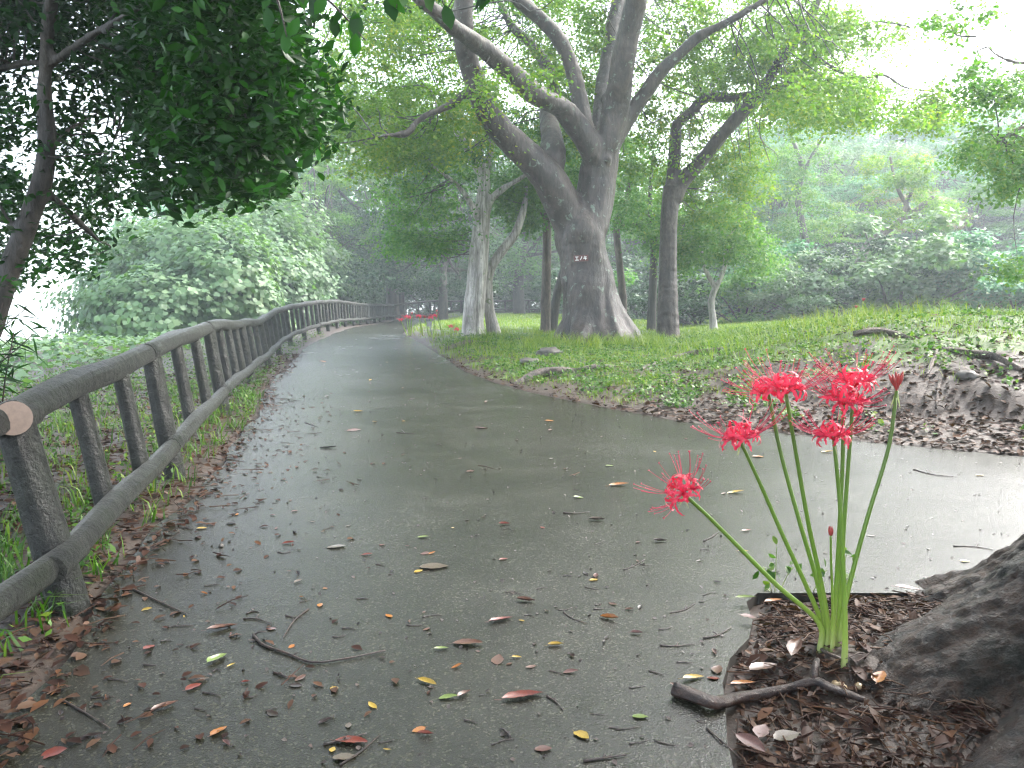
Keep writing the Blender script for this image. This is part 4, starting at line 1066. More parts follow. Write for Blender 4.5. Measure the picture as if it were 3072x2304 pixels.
for (s, e), k in zip(sp_pts, (14, 13, 5, 5, 6, 6)):
    for q_ in range(k):
        t_ = (q_ + .7) / k
        c_ = s * (1 - t_) + e * t_ + rg.normal(0, .022, 3) + [0, 0, -.03]
        # hanging leaves: long axis down
        tip = nrm(np.array([rg.normal(0, .35), rg.normal(0, .3), -1.0])); nn = nrm(np.cross(tip, [rg.normal(), .3, 0]))
        Lf = rg.uniform(.075, .105); Wf = Lf * .52; bb = np.cross(nn, tip)
        u = [(-.5, 0, 0), (-.22, .42, .03), (.12, .5, .03), (.5, 0, -.05), (.12, -.5, .03), (-.22, -.42, .03), (-.2, 0, 0), (.15, 0, 0)]
        V = np.array([c_ + tip * Lf * a_ + bb * Wf * b_ + nn * h_ * Lf for a_, b_, h_ in u])
        b0 = mb.n; mb.v.append(V); mb.n += 8
        mb.f.append(np.array([[0, 1, 6], [0, 6, 5], [2, 3, 7], [3, 4, 7]]) + b0); mb.f.append(np.array([[1, 2, 7, 6], [6, 7, 4, 5]]) + b0)
mb.build('crown', M['leaf_dark'], near)

# bamboo grass hanging in at the left edge, over the rail
f0 = np.array([-2.6, 3.6, float(gz(-2.6, 3.6))])
bam = empty('bamboo_grass', f0, 'dark narrow-leaved bamboo grass at the left edge above the rail', 'plant')
rg = np.random.default_rng(141); mb = MB(); ml = MB()
for k in range(16):
    b_ = rg.normal(0, .16, 3) * [1.3, 1, 0] + [-.12, 0, -.05]
    t_ = PX(rg.uniform(-150, 110), rg.uniform(860, 1040), 3.6 + rg.uniform(-.3, .5)) - f0
    P, _ = tube(mb, [b_, b_ * .5 + t_ * .5 + [0, 0, .15], t_], [.005, .004, .002], 5, 5)
    for q_ in range(26):
        p_ = P[rg.integers(3, len(P))] + rg.normal(0, .05, 3)
        dv = nrm(rg.normal(size=3) * [1, .8, .5] + [.2, 0, -.4]); sd_ = nrm(np.cross(dv, rg.normal(size=3))) * .006
        L_ = rg.uniform(.07, .14)
        ml.add(np.array([p_, p_ + dv * L_ * .4 - sd_, p_ + dv * L_ + [0, 0, -.015], p_ + dv * L_ * .4 + sd_]), np.array([[0, 1, 2, 3]]))
mb.build('canes', M['twig'], bam); ml.build('foliage', M['leaf_dark'], bam)

# ------------------------------------------------------------------ ground dressing
def blades(x, y, h, w_, m_name, name, label, cat, lean=.5, seed=0, kind='stuff', zoff=0):
    rg = np.random.default_rng(seed); n = len(x)
    z = surf(x, y) - .005 + zoff
    a = rg.uniform(0, 6.28, n); dirv = np.stack([np.cos(a), np.sin(a), np.zeros(n)], -1)
    sd_ = np.stack([-np.sin(a + rg.normal(0, .6, n)), np.cos(a), np.zeros(n)], -1) * (w_ * rg.uniform(.7, 1.3, n))[:, None] * .5
    B = np.stack([x, y, z], -1); hh = (h * rg.uniform(.5, 1.3, n))[:, None]; ln = lean * rg.uniform(.2, 1.4, n)[:, None]
    M1 = B + dirv * hh * ln * .35 + [0, 0, 1] * hh * .6; T1 = B + dirv * hh * ln + [0, 0, 1] * hh * (1 - .25 * ln)
    V = np.stack([B - sd_, B + sd_, M1 + sd_ * .8, M1 - sd_ * .8, T1], 1).reshape(-1, 3)
    o_ = (np.arange(n) * 5)[:, None]
    mb = MB(); mb.v.append(V); mb.n = len(V); mb.f.append(o_ + np.array([[0, 1, 2, 3]])); mb.f.append(o_ + np.array([[3, 2, 4]]))
    return tag(mb.build(name, M[m_name]), label, cat, kind=kind)
rg = np.random.default_rng(200)
def right_of(x, y): return (x > np.interp(y, ER[:, 0], ER[:, 1])) & (y > 2.66)
def view(x, y, m_=150):
    px = 1536 + F * x / y
    return (px > -m_) & (px < 3072 + m_)
# lawn + bank grass
n = 420000
y = 5.0 + 40 * rg.uniform(0, 1, n) ** 1.7; x = rg.uniform(-.68, .68, n) * (y + 1)
dR = dist_poly(x, y, ER)
g_ = sst(.9, 2.6, dR + .7 * fbm(x, y, 1.4, 3, 2) + 1.5 * sst(2.4, .2, x)) * (.35 + .65 * sst(-.3, .5, fbm(x, y, .55, 3, 11)))
ero = sst(1.6, 2.8, x) * sst(3.0, 1.6, dR)
k = right_of(x, y) & (dR > .12) & (rg.uniform(0, 1, n) < g_ * (1 - .9 * ero)) 
x, y = x[k], y[k]
hh = np.interp(y, [5, 10, 15, 45], [.055, .075, .085, .08]) * (1 + .5 * fbm(x, y, 1.1, 3, 6))
blades(x, y, hh, np.interp(y, [5, 12, 25, 45], [.004, .006, .014, .03]), 'grass', 'grass', 'short bright grass on the bank and lawn', 'grass', .7, 1)
# taller arching tufts near the great tree and on the crest
n = 5200
cx = np.concatenate([rg.uniform(.1, 2.6, 120), rg.uniform(-1.6, 0, 30), rg.uniform(2, 8, 160)]); cy_ = np.concatenate([rg.uniform(12.4, 14.2, 120), rg.uniform(12.5, 16, 30), rg.uniform(8.2, 12, 160)])
k = rg.integers(0, len(cx), n); x = cx[k] + rg.normal(0, .07, n); y = cy_[k] + rg.normal(0, .07, n)
k = right_of(x, y); blades(x[k], y[k], np.full(k.sum(), .24), .007, 'grass', 'tall_grass', 'arching tufts of taller grass around the great tree foot and along the bank crest', 'grass', 1.0, 2)
# small weeds with rounded leaves
def leafy(x, y, h, size, m_name, name, label, cat, seed, kind='stuff', asp=.8, kindl='quad', tilt=.35):
    rg = np.random.default_rng(seed); n = len(x)
    z = surf(x, y) + h * rg.uniform(.1, 1, n)
    s_ = size * rg.uniform(.6, 1.4, n)
    mb = MB(); leaves(mb, np.stack([x, y, z], -1), nrm(rg.normal(0, tilt, (n, 3)) + [0, -.15, 1]), s_, s_ * asp, kindl, .1, rg=rg)
    return tag(mb.build(name, M[m_name]), label, cat, kind=kind)
n = 150000
y = 4.6 + 12 * rg.uniform(0, 1, n) ** 1.3; x = rg.uniform(-.3, .68, n) * (y + .5)
dR = dist_poly(x, y, ER)
patch = fbm(x, y, .75, 4, 14) + .35 * fbm(x, y, .25, 3, 1)
g_ = sst(.15, .55, patch + .55 * sst(.3, 1.6, dR) + .6 * sst(2.4, .4, x) - .5 * sst(1.4, 2.4, x) * sst(2.1, 1.3, dR))
k = right_of(x, y) & (dR > .25) & (dR < 6.5) & (rg.uniform(0, 1, n) < g_ * .75 * (1 - .5 * sst(1.5, 3, x)))
leafy(x[k], y[k], .07, .034, 'weed', 'ground_cover', 'low round-leaved weeds in patches over the bank', 'ground cover', 3, tilt=.55)
# left verge weeds
n = 90000
y = 1.7 + 17 * rg.uniform(0, 1, n) ** 1.5; x = xL(y) - rg.uniform(0.0, 4.2, n) ** 1.0
dL = dist_poly(x, y, EL)
patch = fbm(x, y, .7, 4, 21)
clump = sst(.0, .5, patch + .55 * sst(3, 9, y) + .25 * sst(.6, 2.5, dL) - .05)
k = (dL > .06) & (rg.uniform(0, 1, n) < clump * .42 * (1 - .65 * sst(.7, 1.3, dL) * sst(9, 6, y)))
leafy(x[k], y[k], .13, .034, 'weed', 'verge_weeds', 'bright leafy weeds growing along the foot of the fence', 'weeds', 4, asp=.5, tilt=.6)
n = 5500
cx = rg.uniform(0, 1, 420) ; cyy = 1.5 + 8 * rg.uniform(0, 1, 420) ** 1.4
cx = xL(cyy) - .03 - 2.3 * cx
k = rg.integers(0, 420, n); x = cx[k] + rg.normal(0, .045, n); y = cyy[k] + rg.normal(0, .045, n)
k = (x < xL(y) - .02)
blades(x[k], y[k], np.full(k.sum(), .13), .007, 'weed', 'verge_grass', 'tufts of narrow grass leaves in the shady verge under the fence', 'grass', 1.0, 5)
# litter
def litter(x, y, size, name, label, seed, zr=.02, tilt=.3):
    rg = np.random.default_rng(seed); n = len(x)
    z = surf(x, y) + rg.uniform(.003, zr, n)
    s_ = size * rg.uniform(.55, 1.35, n)
    mb = MB(); leaves(mb, np.stack([x, y, z], -1), nrm(rg.normal(0, tilt, (n, 3)) + [0, 0, 1]), s_, s_ * rg.uniform(.35, .6, n), 'fold', .2, rg=rg)
    m_ = n // 6
    for i_ in range(m_):
        p0 = np.array([x[i_], y[i_], z[i_] + .006]); a = rg.uniform(0, 6.28); L_ = rg.uniform(.03, .14)
        dv = np.array([math.cos(a), math.sin(a), rg.normal(0, .06)])
        tube(mb, [p0 - dv * L_ * .5, p0 + rg.normal(0, .004, 3), p0 + dv * L_ * .5], [.0022, .002, .001], 4, 1, cap=False)
    return tag(mb.build(name, M['litter']), label, 'fallen leaves', kind='stuff')
n = 15000
y = .9 + 13 * rg.uniform(0, 1, n) ** 2.0; x = xL(y) + .12 - rg.exponential(.32, n) - rg.uniform(0, 1, n) ** 2 * 1.6
k = rg.uniform(0, 1, n) < np.where(x > xL(y), .8, 1)
x, y = x[k], y[k]
litter(x[:4200], y[:4200], .052, 'verge_leaf_litter', 'wet brown leaf litter along the left verge', 6)
litter(x[4200:], y[4200:], .024, 'verge_leaf_scraps', 'small dark leaf scraps and twigs along the left verge', 16, .012, .4)
n = 9000
y = 1.5 + 10 * rg.uniform(0, 1, n) ** 1.4; x = xL(y) - .6 - rg.uniform(0, 4.5, n)
litter(x, y, .05, 'slope_leaf_litter', 'dark wet leaf litter on the shady slope beyond the fence', 26, .03, .4)
# sparse fringe spilling on to the path
n = 520
y = 1.7 + 7 * rg.uniform(0, 1, n) ** 1.3; x = xL(y) + rg.exponential(.22 + .12 * sst(3, 1.2, y), n)
litter(x, y, .035, 'path_edge_litter', 'twigs and leaf scraps washed along the left edge of the path', 7, .006, .12)
n = 30000
y = 4.4 + 9 * rg.uniform(0, 1, n) ** 1.2; x = rg.uniform(-.12, .68, n) * (y + .5)
dR = dist_poly(x, y, ER)
k = right_of(x, y) & (rg.uniform(0, 1, n) < (.05 + .95 * sst(.2, 2.2, x)) * (.12 + np.exp(-dR / 1.5)) + .5 * np.exp(-dR / .25)) & (dR < 5.5)
litter(x[k], y[k], .055, 'bank_leaf_litter', 'brown leaf litter along the foot of the right bank', 8)
n = 9000
y = rg.uniform(1.2, 2.64, n); x = xR(y) + .02 + rg.uniform(0, 1.4, n)
k = (np.hypot(x - .93, y - 2.12) > .1) | (rg.uniform(0, 1, n) < .4)
xs_, ys_ = x[k], y[k]
litter(xs_[:700], ys_[:700], .055, 'bed_leaf_litter', 'wet brown leaves lying on the earth bed round the rough trunk', 9, .02, .25)
litter(xs_, ys_, .022, 'bed_leaf_scraps', 'small dark leaf scraps and crumbs covering the earth bed', 19, .012, .45)

# specks on the path: crumbs of bark and seeds
n = 1500
y = 1.3 + 9 * rg.uniform(0, 1, n) ** 1.2; x = rg.uniform(-.62, .7, n) * y
k = on_path(x, y) & (x < xR(y) - .03) & (x > xL(y) + .05); x, y = x[k], y[k]
mb = MB(); s_ = rg.uniform(.006, .018, len(x)); leaves(mb, np.stack([x, y, zp(y) + .003], -1), nrm(rg.normal(0, .3, (len(x), 3)) + [0, 0, 1]), s_, s_ * .7, 'fold', .3, rg=rg)
tag(mb.build('path_crumbs', M['twig']), 'dark crumbs of bark and seeds strewn over the wet path', 'debris', kind='stuff')

# ------------------------------------------------------------------ single fallen leaves
def leafmat(name, col, col2):
    m, t, N, K = mat(name)
    tcn = N("ShaderNodeTexCoord"); n_ = nz(t, 28, 5, .6, tcn.outputs['Object'])
    r = ramp(t, [(.38, col2), (.56, col)]); K(n_.outputs[0], r.inputs[0])
    p = N("ShaderNodeBsdfPrincipled"); K(r.outputs[0], p.inputs['Base Color']); p.inputs['Roughness'].default_value = .3
    o = N("ShaderNodeOutputMaterial"); K(p.outputs[0], o.inputs[0]); return m
_lm = leafmat
def leafmat(n_, a, b): return _lm(n_, tuple(c * .72 for c in a), tuple(c * .72 for c in b))
LM = {'yellow': leafmat('yellow_leaf', (.50, .36, .05), (.30, .17, .03)), 'orange': leafmat('orange_leaf', (.42, .17, .03), (.25, .08, .02)),
      'red': leafmat('red_brown_leaf', (.22, .045, .025), (.11, .028, .018)), 'brown': leafmat('brown_leaf', (.15, .075, .045), (.08, .035, .025)),
      'pale': leafmat('pale_leaf', (.15, .12, .09), (.08, .06, .045)), 'green': leafmat('green_fallen_leaf', (.20, .27, .07), (.12, .18, .04)), 'pink': leafmat('pinkish_leaf', (.17, .085, .07), (.10, .05, .042)), 'dark': leafmat('black_brown_leaf', (.035, .022, .018), (.02, .013, .01))}
def leaf_mesh(seed, asp, curl, torn=False):
    rg = np.random.default_rng(seed)
    nu, nv = 11, 7
    V = []; 
    for i_ in range(nu):
        u = i_ / (nu - 1)
        wid = math.sin(math.pi * u ** .85) ** .8 * asp * .5 + .004
        for j_ in range(nv):
            v = j_ / (nv - 1) * 2 - 1
            ww = wid * (1 + .05 * rg.normal()) if abs(v) == 1 else wid
            if torn and v > .5 and .3 < u < .8: ww *= rg.uniform(.3, 1)
            x = u - .5; yv = v * ww + .05 * math.sin(u * 3)
            z = curl * (abs(v) ** 1.6) * wid * 1.2 + curl * .55 * (u - .5) ** 2 + .012 * rg.normal() * abs(v) + .006
            V.append([x, yv, z])
    V = np.array(V)
    i_, j_ = np.meshgrid(np.arange(nu - 1), np.arange(nv - 1), indexing='ij')
    q = np.stack([i_ * nv + j_, (i_ + 1) * nv + j_, (i_ + 1) * nv + j_ + 1, i_ * nv + j_ + 1], -1).reshape(-1, 4)
    mb = MB(); mb.add(V, q)
    tube(mb, [[-.5, 0, .03], [-.58, .01, .04], [-.66, .03, .05]], [.012, .009, .009], 4, 2, cap=False)
    return mb.mesh('fallen_leaf')
LV = [leaf_mesh(1, .42, .45), leaf_mesh(2, .30, .7), leaf_mesh(3, .55, .25), leaf_mesh(4, .36, 1.1), leaf_mesh(5, .5, .5, True), leaf_mesh(6, .62, .12)]
for me in LV: me.materials.append(LM['brown'])
lc = 0
def fallen(px, py, Lpx, colr, label, rot=None, var=None, group='fallen leaves on the path and bed', lift=0.003, name='fallen_leaf'):
    global lc; lc += 1
    p_ = G(px, py); rgk = np.random.default_rng(1000 + lc)
    if px > 2225 and py > 1775: lift = .022
    s_ = Lpx * p_[1] / F
    o = bpy.data.objects.new(name, LV[var if var is not None else int(rgk.integers(0, 6))]); link(o)
    o.location = (p_[0], p_[1], p_[2] + lift)
    o.rotation_euler = (rgk.normal(0, .08), rgk.normal(0, .08), rot if rot is not None else rgk.uniform(0, 6.28))
    o.scale = (s_, s_, s_ * .6)
    o.material_slots[0].link = 'OBJECT'; o.material_slots[0].material = LM[colr]
    return tag(o, label, 'leaf', group)
FL = [
 (1281, 2052, 78, 'yellow', 'half yellow half spotted leaf left of a folded brown leaf, near the picture bottom', -.6, 1), (1345, 2096, 62, 'green', 'yellowish-green leaf partly under a folded brown leaf', .1, 0), (1393, 2090, 60, 'brown', 'folded brown leaf lying on a yellowish-green leaf', .8, 3),
 (1567, 2097, 135, 'red', 'long narrow red-brown leaf low in the middle of the path', .28, 1), (1667, 1940, 52, 'yellow', 'bright yellow curled leaf in the middle of the path', .1, 3), (1828, 1860, 66, 'orange', 'orange-yellow curled leaf on the right half of the path', -.6, 3),
 (1495, 1982, 62, 'brown', 'upright-lying brown leaf with a shiny midrib', 1.5, 5), (1403, 1935, 98, 'brown', 'long dull brown leaf beside a small green one', -.12, 0), (1324, 1950, 48, 'green', 'small green leaf at the tip of a long brown one', .3, 1),
 (1503, 1865, 84, 'red', 'tapered reddish leaf in mid path', .5, 1), (1577, 1806, 62, 'brown', 'curled greyish-brown leaf in mid path', -.2, 3), (1302, 1703, 92, 'pale', 'large pale oval leaf pressed flat on the path', .05, 5),
 (1744, 2211, 66, 'yellow', 'broad clean yellow leaf near the bottom edge, right of centre', -.9, 2), (1630, 2253, 58, 'pink', 'faded pinkish leaf near the bottom edge', .0, 5), (1920, 2156, 52, 'green', 'washed-out grey-green leaf left of the thick fallen stick', -.2, 5),
 (1276, 2209, 54, 'red', 'small dark red leaf near the bottom edge', .0, 3), (1712, 2020, 50, 'pink', 'pinkish leaf above the broad yellow one', .0, 0), (2080, 2040, 80, 'yellow', 'yellow leaf just above the end of the thick fallen stick', .35, 1),
 (2154, 2012, 62, 'brown', 'shiny dark brown leaf on the path beside the earth bed', 1.2, 2), (1910, 1903, 42, 'pink', 'small pinkish leaf right of the orange-yellow one', -.2, 3), (1550, 1977, 34, 'yellow', 'tiny yellow leaf right of the upright brown leaf', .1, 1),
 (1269, 1614, 36, 'green', 'small grey-green leaf at centre of the path', .1, 0), (1513, 1576, 38, 'red', 'small dark red rolled leaf at centre of the path', .1, 3), (1791, 1562, 52, 'pale', 'pale curled leaf near the leftmost red flower', -.1, 3),
 (1789, 1730, 40, 'pink', 'small upright pinkish leaf right of centre', 1.4, 0), (1980, 1626, 44, 'dark', 'black arched leaf below the leftmost red flower', .0, 3),
 (651, 1980, 78, 'green', 'torn yellow-green leaf on the left part of the path', 1.1, 4), (581, 2064, 56, 'red', 'reddish leaf with a pale one beside it, lower left', .9, 2), (612, 2042, 34, 'pale', 'small pale leaf beside a reddish one, lower left', .6, 0), (657, 2197, 66, 'orange', 'shiny orange-brown leaf at the lower left', 1.1, 2),
 (667, 1888, 94, 'brown', 'long shiny brown leaf above the torn green leaf', .5, 1), (448, 1946, 46, 'red', 'round red leaf on the lower left of the path', 1.2, 2), (440, 1832, 36, 'yellow', 'round yellow leaf on the left of the path', .0, 2),
 (1034, 2276, 78, 'pale', 'beige curled leaf at the bottom edge', .2, 5), (1055, 2233, 108, 'red', 'large red-brown leaf above the beige one at the bottom edge', -.1, 0), (605, 1587, 34, 'yellow', 'yellow leaf at the left edge of the path', .0, 2),
 (865, 1632, 38, 'red', 'dark red crumpled leaf, left of centre', .2, 4), (1101, 1667, 36, 'red', 'small red leaf left of the large pale oval leaf', .1, 0), (1009, 1643, 60, 'pale', 'faint tan flat leaf left of centre', .1, 5), (895, 1747, 34, 'pale', 'small pale shiny leaf left of centre', 1.0, 0),
 (494, 2124, 88, 'brown', 'long amber-brown leaf at the lower left', .8, 1), (160, 2268, 84, 'red', 'big red-brown leaf at the lower left corner', .3, 2), (279, 2211, 52, 'dark', 'dark shrivelled leaf at the lower left', .3, 4),
 (2388, 1973, 120, 'brown', 'large folded brown leaf on the earth bed below the lily stems', 1.0, 3), (2640, 2056, 78, 'orange', 'bright orange-brown leaf against the foot of the rough trunk', .9, 2), (2290, 2029, 120, 'brown', 'long purplish-brown leaf on the bed above the thick stick', .5, 0),
 (2228, 2078, 84, 'orange', 'orange-and-tan leaf behind the thick stick', .15, 1), (2286, 2222, 78, 'pink', 'pale wrinkled wet leaf at the lower edge of the bed', 1.0, 5), (2360, 2236, 96, 'pale', 'broad greyish leaf at the lower edge of the bed', .3, 5), (2250, 2262, 120, 'pink', 'long pale wet leaf on the edge of bed and path', -1.0, 0),
 (2722, 1786, 82, 'red', 'red-brown leaf lying on the kerb corner behind the lilies', .1, 0), (2320, 1824, 62, 'orange', 'tan and orange leaf near the left end of the bed', .2, 1), (2245, 1872, 50, 'pink', 'shiny wet leaf on the left edge of the bed', -.4, 2), (2236, 1814, 64, 'green', 'green-tipped leaf reaching over the left edge of the bed', -.1, 1),
 (1857, 1458, 64, 'orange', 'orange leaf left of the leftmost red flower', .1, 1), (1735, 1494, 32, 'green', 'pale green scrap in mid path', .1, 0), (2208, 1480, 56, 'yellow', 'yellow leaf right of the leftmost red flower', .1, 1), (1829, 1399, 26, 'green', 'small green leaf above the orange one in mid path', .1, 2),
 (1444, 1285, 40, 'pink', 'pinkish flat leaf in mid distance, centre', .1, 5), (1062, 1292, 44, 'pink', 'pinkish flat leaf in mid distance, left', .1, 5), (1074, 1236, 34, 'yellow', 'yellow leaf at the cross joint of the path', -.2, 1), (1649, 1264, 28, 'orange', 'small orange leaf in mid distance, right', .1, 2), (1411, 1416, 26, 'brown', 'small brown leaf in mid path above the centre', .1, 2),
 (2275, 1372, 38, 'orange', 'orange leaf behind the second red flower', .1, 2), (2484, 1358, 44, 'yellow', 'cream-yellow sliver behind the lily stems', .0, 1), (2940, 1428, 26, 'yellow', 'yellow leaf on the shiny right branch of the path', .1, 2), (2230, 1657, 36, 'yellow', 'cream leaf between the lily stems and path middle', .1, 1), (2240, 1594, 34, 'red', 'red-brown leaf left of the lily stems', .3, 1), (2895, 1686, 30, 'yellow', 'yellow leaf on the shiny path near the rough trunk', .0, 2), (985, 1345, 56, 'dark', 'black leaf lying in mid distance, left part', .0, 1), (970, 1086, 22, 'orange', 'orange leaf far up the path', .0, 2),
]
for a in FL: fallen(*a[:5], rot=a[5], var=a[6])
# many more alike
cols = ['brown', 'red', 'brown', 'pink', 'pale', 'dark', 'yellow', 'orange', 'dark']
rg = np.random.default_rng(300)
k = 0
labs = {'brown': 'small brown wet leaf strewn on the path', 'red': 'small red-brown leaf strewn on the path', 'pink': 'small faded pinkish leaf strewn on the path', 'pale': 'small pale leaf strewn on the path', 'dark': 'small blackish leaf strewn on the path', 'yellow': 'small yellow leaf strewn on the path', 'orange': 'small orange leaf strewn on the path'}
while k < 130:
    py = 1040 + 1230 * rg.uniform(0, 1) ** 1.0; px = rg.uniform(120, 2700)
    q_ = G(px, py)
    if not bool(on_path(q_[0], q_[1])) or q_[1] > 20: continue
    c_ = cols[rg.integers(0, len(cols))] if py > 1300 else ['pale', 'yellow', 'pale', 'brown', 'pink'][rg.integers(0, 5)]
    size_m = rg.uniform(.014, .038) if py > 1300 else rg.uniform(.03, .07)
    fallen(px, py, size_m * F / q_[1], c_, labs[c_], group='small %s leaves on the path' % c_, lift=.002); k += 1

# twigs on the path and bed
def stick(pts, r, label, name='fallen_twig', cat='twig', group='twigs on the path and bed', jit=.05, n=6, side=()):
    P = [G(a, b) + [0, 0, r * 1.0] for a, b in pts]
    f_ = P[0].copy(); e = None
    mb = MB(); rr = np.linspace(r, r * .45, len(P))
    tube(mb, [p_ - f_ for p_ in P], rr, n, 4, jit)
    for (i_, a, b) in side:
        q_ = G(a, b) + [0, 0, r * 2.0]; tube(mb, [P[i_] - f_, (P[i_] + q_) / 2 - f_ + [0, 0, r], q_ - f_], [r * .6, r * .5, r * .3], n, 3)
    o = mb.build(name, M['twig']); o.location = Vector(f_)
    return tag(o, label, cat, group)
stick([(2024, 2090), (2080, 2112), (2145, 2132), (2210, 2118), (2271, 2104), (2360, 2088), (2440, 2068), (2490, 2084), (2540, 2102), (2590, 2122)], .018, 'thick wet crooked stick lying from the path on to the earth bed', 'fallen_branch', 'branch', None, .08, 14, [(6, 2452, 2020)])
stick([(760, 1910), (790, 1940), (860, 1965), (938, 1992), (1040, 1980), (1156, 1956)], .0045, 'long V-bent twig on the left half of the path', side=[(0, 800, 1905)])
stick([(2442, 1935), (2480, 1968), (2530, 1990), (2548, 2020), (2552, 2052)], .006, 'pale bent twig on the bed under the lily stems')
TW = [((925, 1830), (850, 1915), 'thin straight twig slanting above the V-bent twig'), ((1640, 2093), (1690, 2133), 'short straight twig right of the long red-brown leaf'), ((2120, 2190), (2240, 2300), 'straight dark twig at the lower edge beside the bed'),
      ((1020, 2300), (1140, 2210), 'dark twig crossing the beige leaf at the bottom'), ((970, 2240), (1100, 2205), 'thin twig above the large red-brown leaf at the bottom'), ((1750, 2290), (1880, 2270), 'reddish twig at the bottom edge right of centre'), ((1870, 1712), (1935, 1680), 'twig with a knob right of centre'), ((2110, 1625), (2155, 1598), 'black twig left of the lily stems'),
      ((730, 1860), (815, 1873), 'thin twig above the long shiny brown leaf'), ((1980, 1940), (2085, 1935), 'thin curved twig left of the bed'), ((2110, 1917), (2195, 1885), 'black twig at the left edge of the bed'), ((2010, 1842), (2085, 1812), 'small knobby twig left of the bed'), ((180, 2100), (330, 2190), 'reddish bent twig at the lower left'), ((400, 1770), (560, 1845), 'slender twig at the left edge of the path'),
      ((500, 1885), (580, 1880), 'short dark twig on the left of the path'), ((1690, 1838), (1760, 1873), 'small crooked twig in mid path'), ((820, 2020), (870, 2038), 'bent twig below the torn green leaf'), ((1530, 2215), (1500, 2190), 'tiny twig near the bottom in mid path'), ((2480, 1815), (2250, 1930), 'long thin dark twig across the bed below the lily stems'), ((2740, 1410), (2860, 1432), 'thin twig on the shiny right branch of the path'), ((2860, 1640), (2980, 1652), 'thin twig on the shiny path near the rough trunk'), ((1690, 1540), (1770, 1538), 'thin level twig above the pale curled leaf'), ((1190, 1298), (1245, 1302), 'short twig in mid distance, right of the pinkish leaf'), ((915, 1268), (955, 1282), 'bent twig in mid distance near the joint'), ((2530, 2230), (2700, 2150), 'long dark twig on the lower bed by the rough roots'), ((2860, 2270), (2960, 2170), 'pale thin twig at the lower right on the roots'), ((2340, 2160), (2450, 2240), 'straw-coloured twig on the lower bed')]
for a, b, lab in TW:
    mx_ = ((a[0] + b[0]) / 2 + rg.normal(0, 6), (a[1] + b[1]) / 2 + rg.normal(0, 4))
    d_ = G(*a)[1]
    stick([a, mx_, b], rg.uniform(.0022, .0036), lab, side=[(1, mx_[0] + rg.normal(0, 14), mx_[1] - rg.uniform(4, 14))])
for i_ in range(70):
    while True:
        py = 1330 + 940 * rg.uniform(0, 1); px = rg.uniform(250, 2200) ; q_ = G(px, py)
        if bool(on_path(q_[0], q_[1])): break
    a = rg.uniform(-.6, .6); L_ = rg.uniform(.02, .06) * F / q_[1]
    stick([(px, py), (px + L_ * .5 * math.cos(a), py + L_ * .2 * math.sin(a) + rg.normal(0, 2)), (px + L_ * math.cos(a), py + L_ * .45 * math.sin(a))], rg.uniform(.0014, .0024), 'little dark twig fragment strewn on the wet path', group='little twig fragments on the path', n=4)

# fungus lumps and a pebble by the roots
def rock(name, px, py, sx, sz, m_, label, cat, group=None, seed=1, sy=None):
    rgk = np.random.default_rng(seed); p_ = G(px, py); s_ = sx * p_[1] / F / 2; h_ = sz * p_[1] / F / 2
    nu, nv = 16, 10; V = []
    for i_ in range(nv + 1):
        for j_ in range(nu):
            th, ph = math.pi * i_ / nv, 2 * math.pi * j_ / nu
            v = Vector((math.sin(th) * math.cos(ph), math.sin(th) * math.sin(ph), math.cos(th)))
            k_ = 1 + .35 * mnoise.fractal(v * 1.8 + Vector((seed, 0, 0)), .9, 2, 3)
            V.append([v.x * s_ * k_, v.y * (sy or s_) * k_, v.z * h_ * k_])
    i_, j_ = np.meshgrid(np.arange(nv), np.arange(nu), indexing='ij')
    q = np.stack([i_ * nu + j_, (i_ + 1) * nu + j_, (i_ + 1) * nu + (j_ + 1) % nu, i_ * nu + (j_ + 1) % nu], -1).reshape(-1, 4)
    mb = MB(); mb.add(np.array(V), q); o = mb.build(name, m_); o.location = (p_[0], p_[1], p_[2] + h_ * .35)
    return tag(o, label, cat, group)
rock('fungus_lump', 2515, 2070, 52, 34, M['fungus'], 'cream knobbly lump between the thick stick and the rough trunk', 'fungus', None, 5)
rock('fungus_lump', 2575, 2065, 26, 20, M['fungus'], 'smaller brown and cream lump right of the knobbly one', 'fungus', None, 6)
rock('stone', 2900, 1135, 60, 36, M['stone'], 'pale flat stone stuck in the eroded bank at the right', 'stone', 'stones in the bank', 7)
rock('stone', 1650, 1065, 80, 34, M['stone'], 'low grey stone in the grass before the great tree', 'stone', 'stones in the bank', 8)
rock('stone', 1590, 1088, 70, 22, M['stone'], 'flat grey stone just left of the low one before the great tree', 'stone', 'stones in the bank', 9)
rock('stone', 1815, 1105, 60, 18, M['stone'], 'small flat stone right of the low one before the great tree', 'stone', 'stones in the bank', 10)
rock('pebble', 663, 1640, 16, 13, M['stone'], 'round grey pebble among the litter at the left edge of the path', 'pebble', None, 11)

# exposed roots on the bank
def root(pts, r, label, lift=.2, name='exposed_root'):
    P = [G(a, b) + [0, 0, r * lift] for a, b in pts]; f_ = P[0].copy()
    rr = r * np.interp(np.linspace(0, 1, len(P)), [0, .3, 1], [.6, 1, .45])
    mb = MB(); P = [p_ + np.array([0, 0, 1]) * r * rng.normal(0, .5) for p_ in P]; tube(mb, [p_ - f_ for p_ in P], rr, 10, 5, .2)
    o = mb.build(name, M['root']); o.location = Vector(f_)
    return tag(o, label, 'root', 'roots showing on the bank')
root([(1540, 1155), (1600, 1140), (1660, 1128), (1720, 1118), (1790, 1112)], .06, 'dark knotty root at the left foot of the bank, by the path edge')
root([(1900, 1120), (1960, 1092), (2020, 1080), (2090, 1062), (2170, 1048)], .05, 'dark root slanting up across the middle of the bank')
root([(1340, 1052), (1400, 1038), (1450, 1030), (1500, 1022), (1570, 1020)], .07, 'long root in front of the pale trunk')
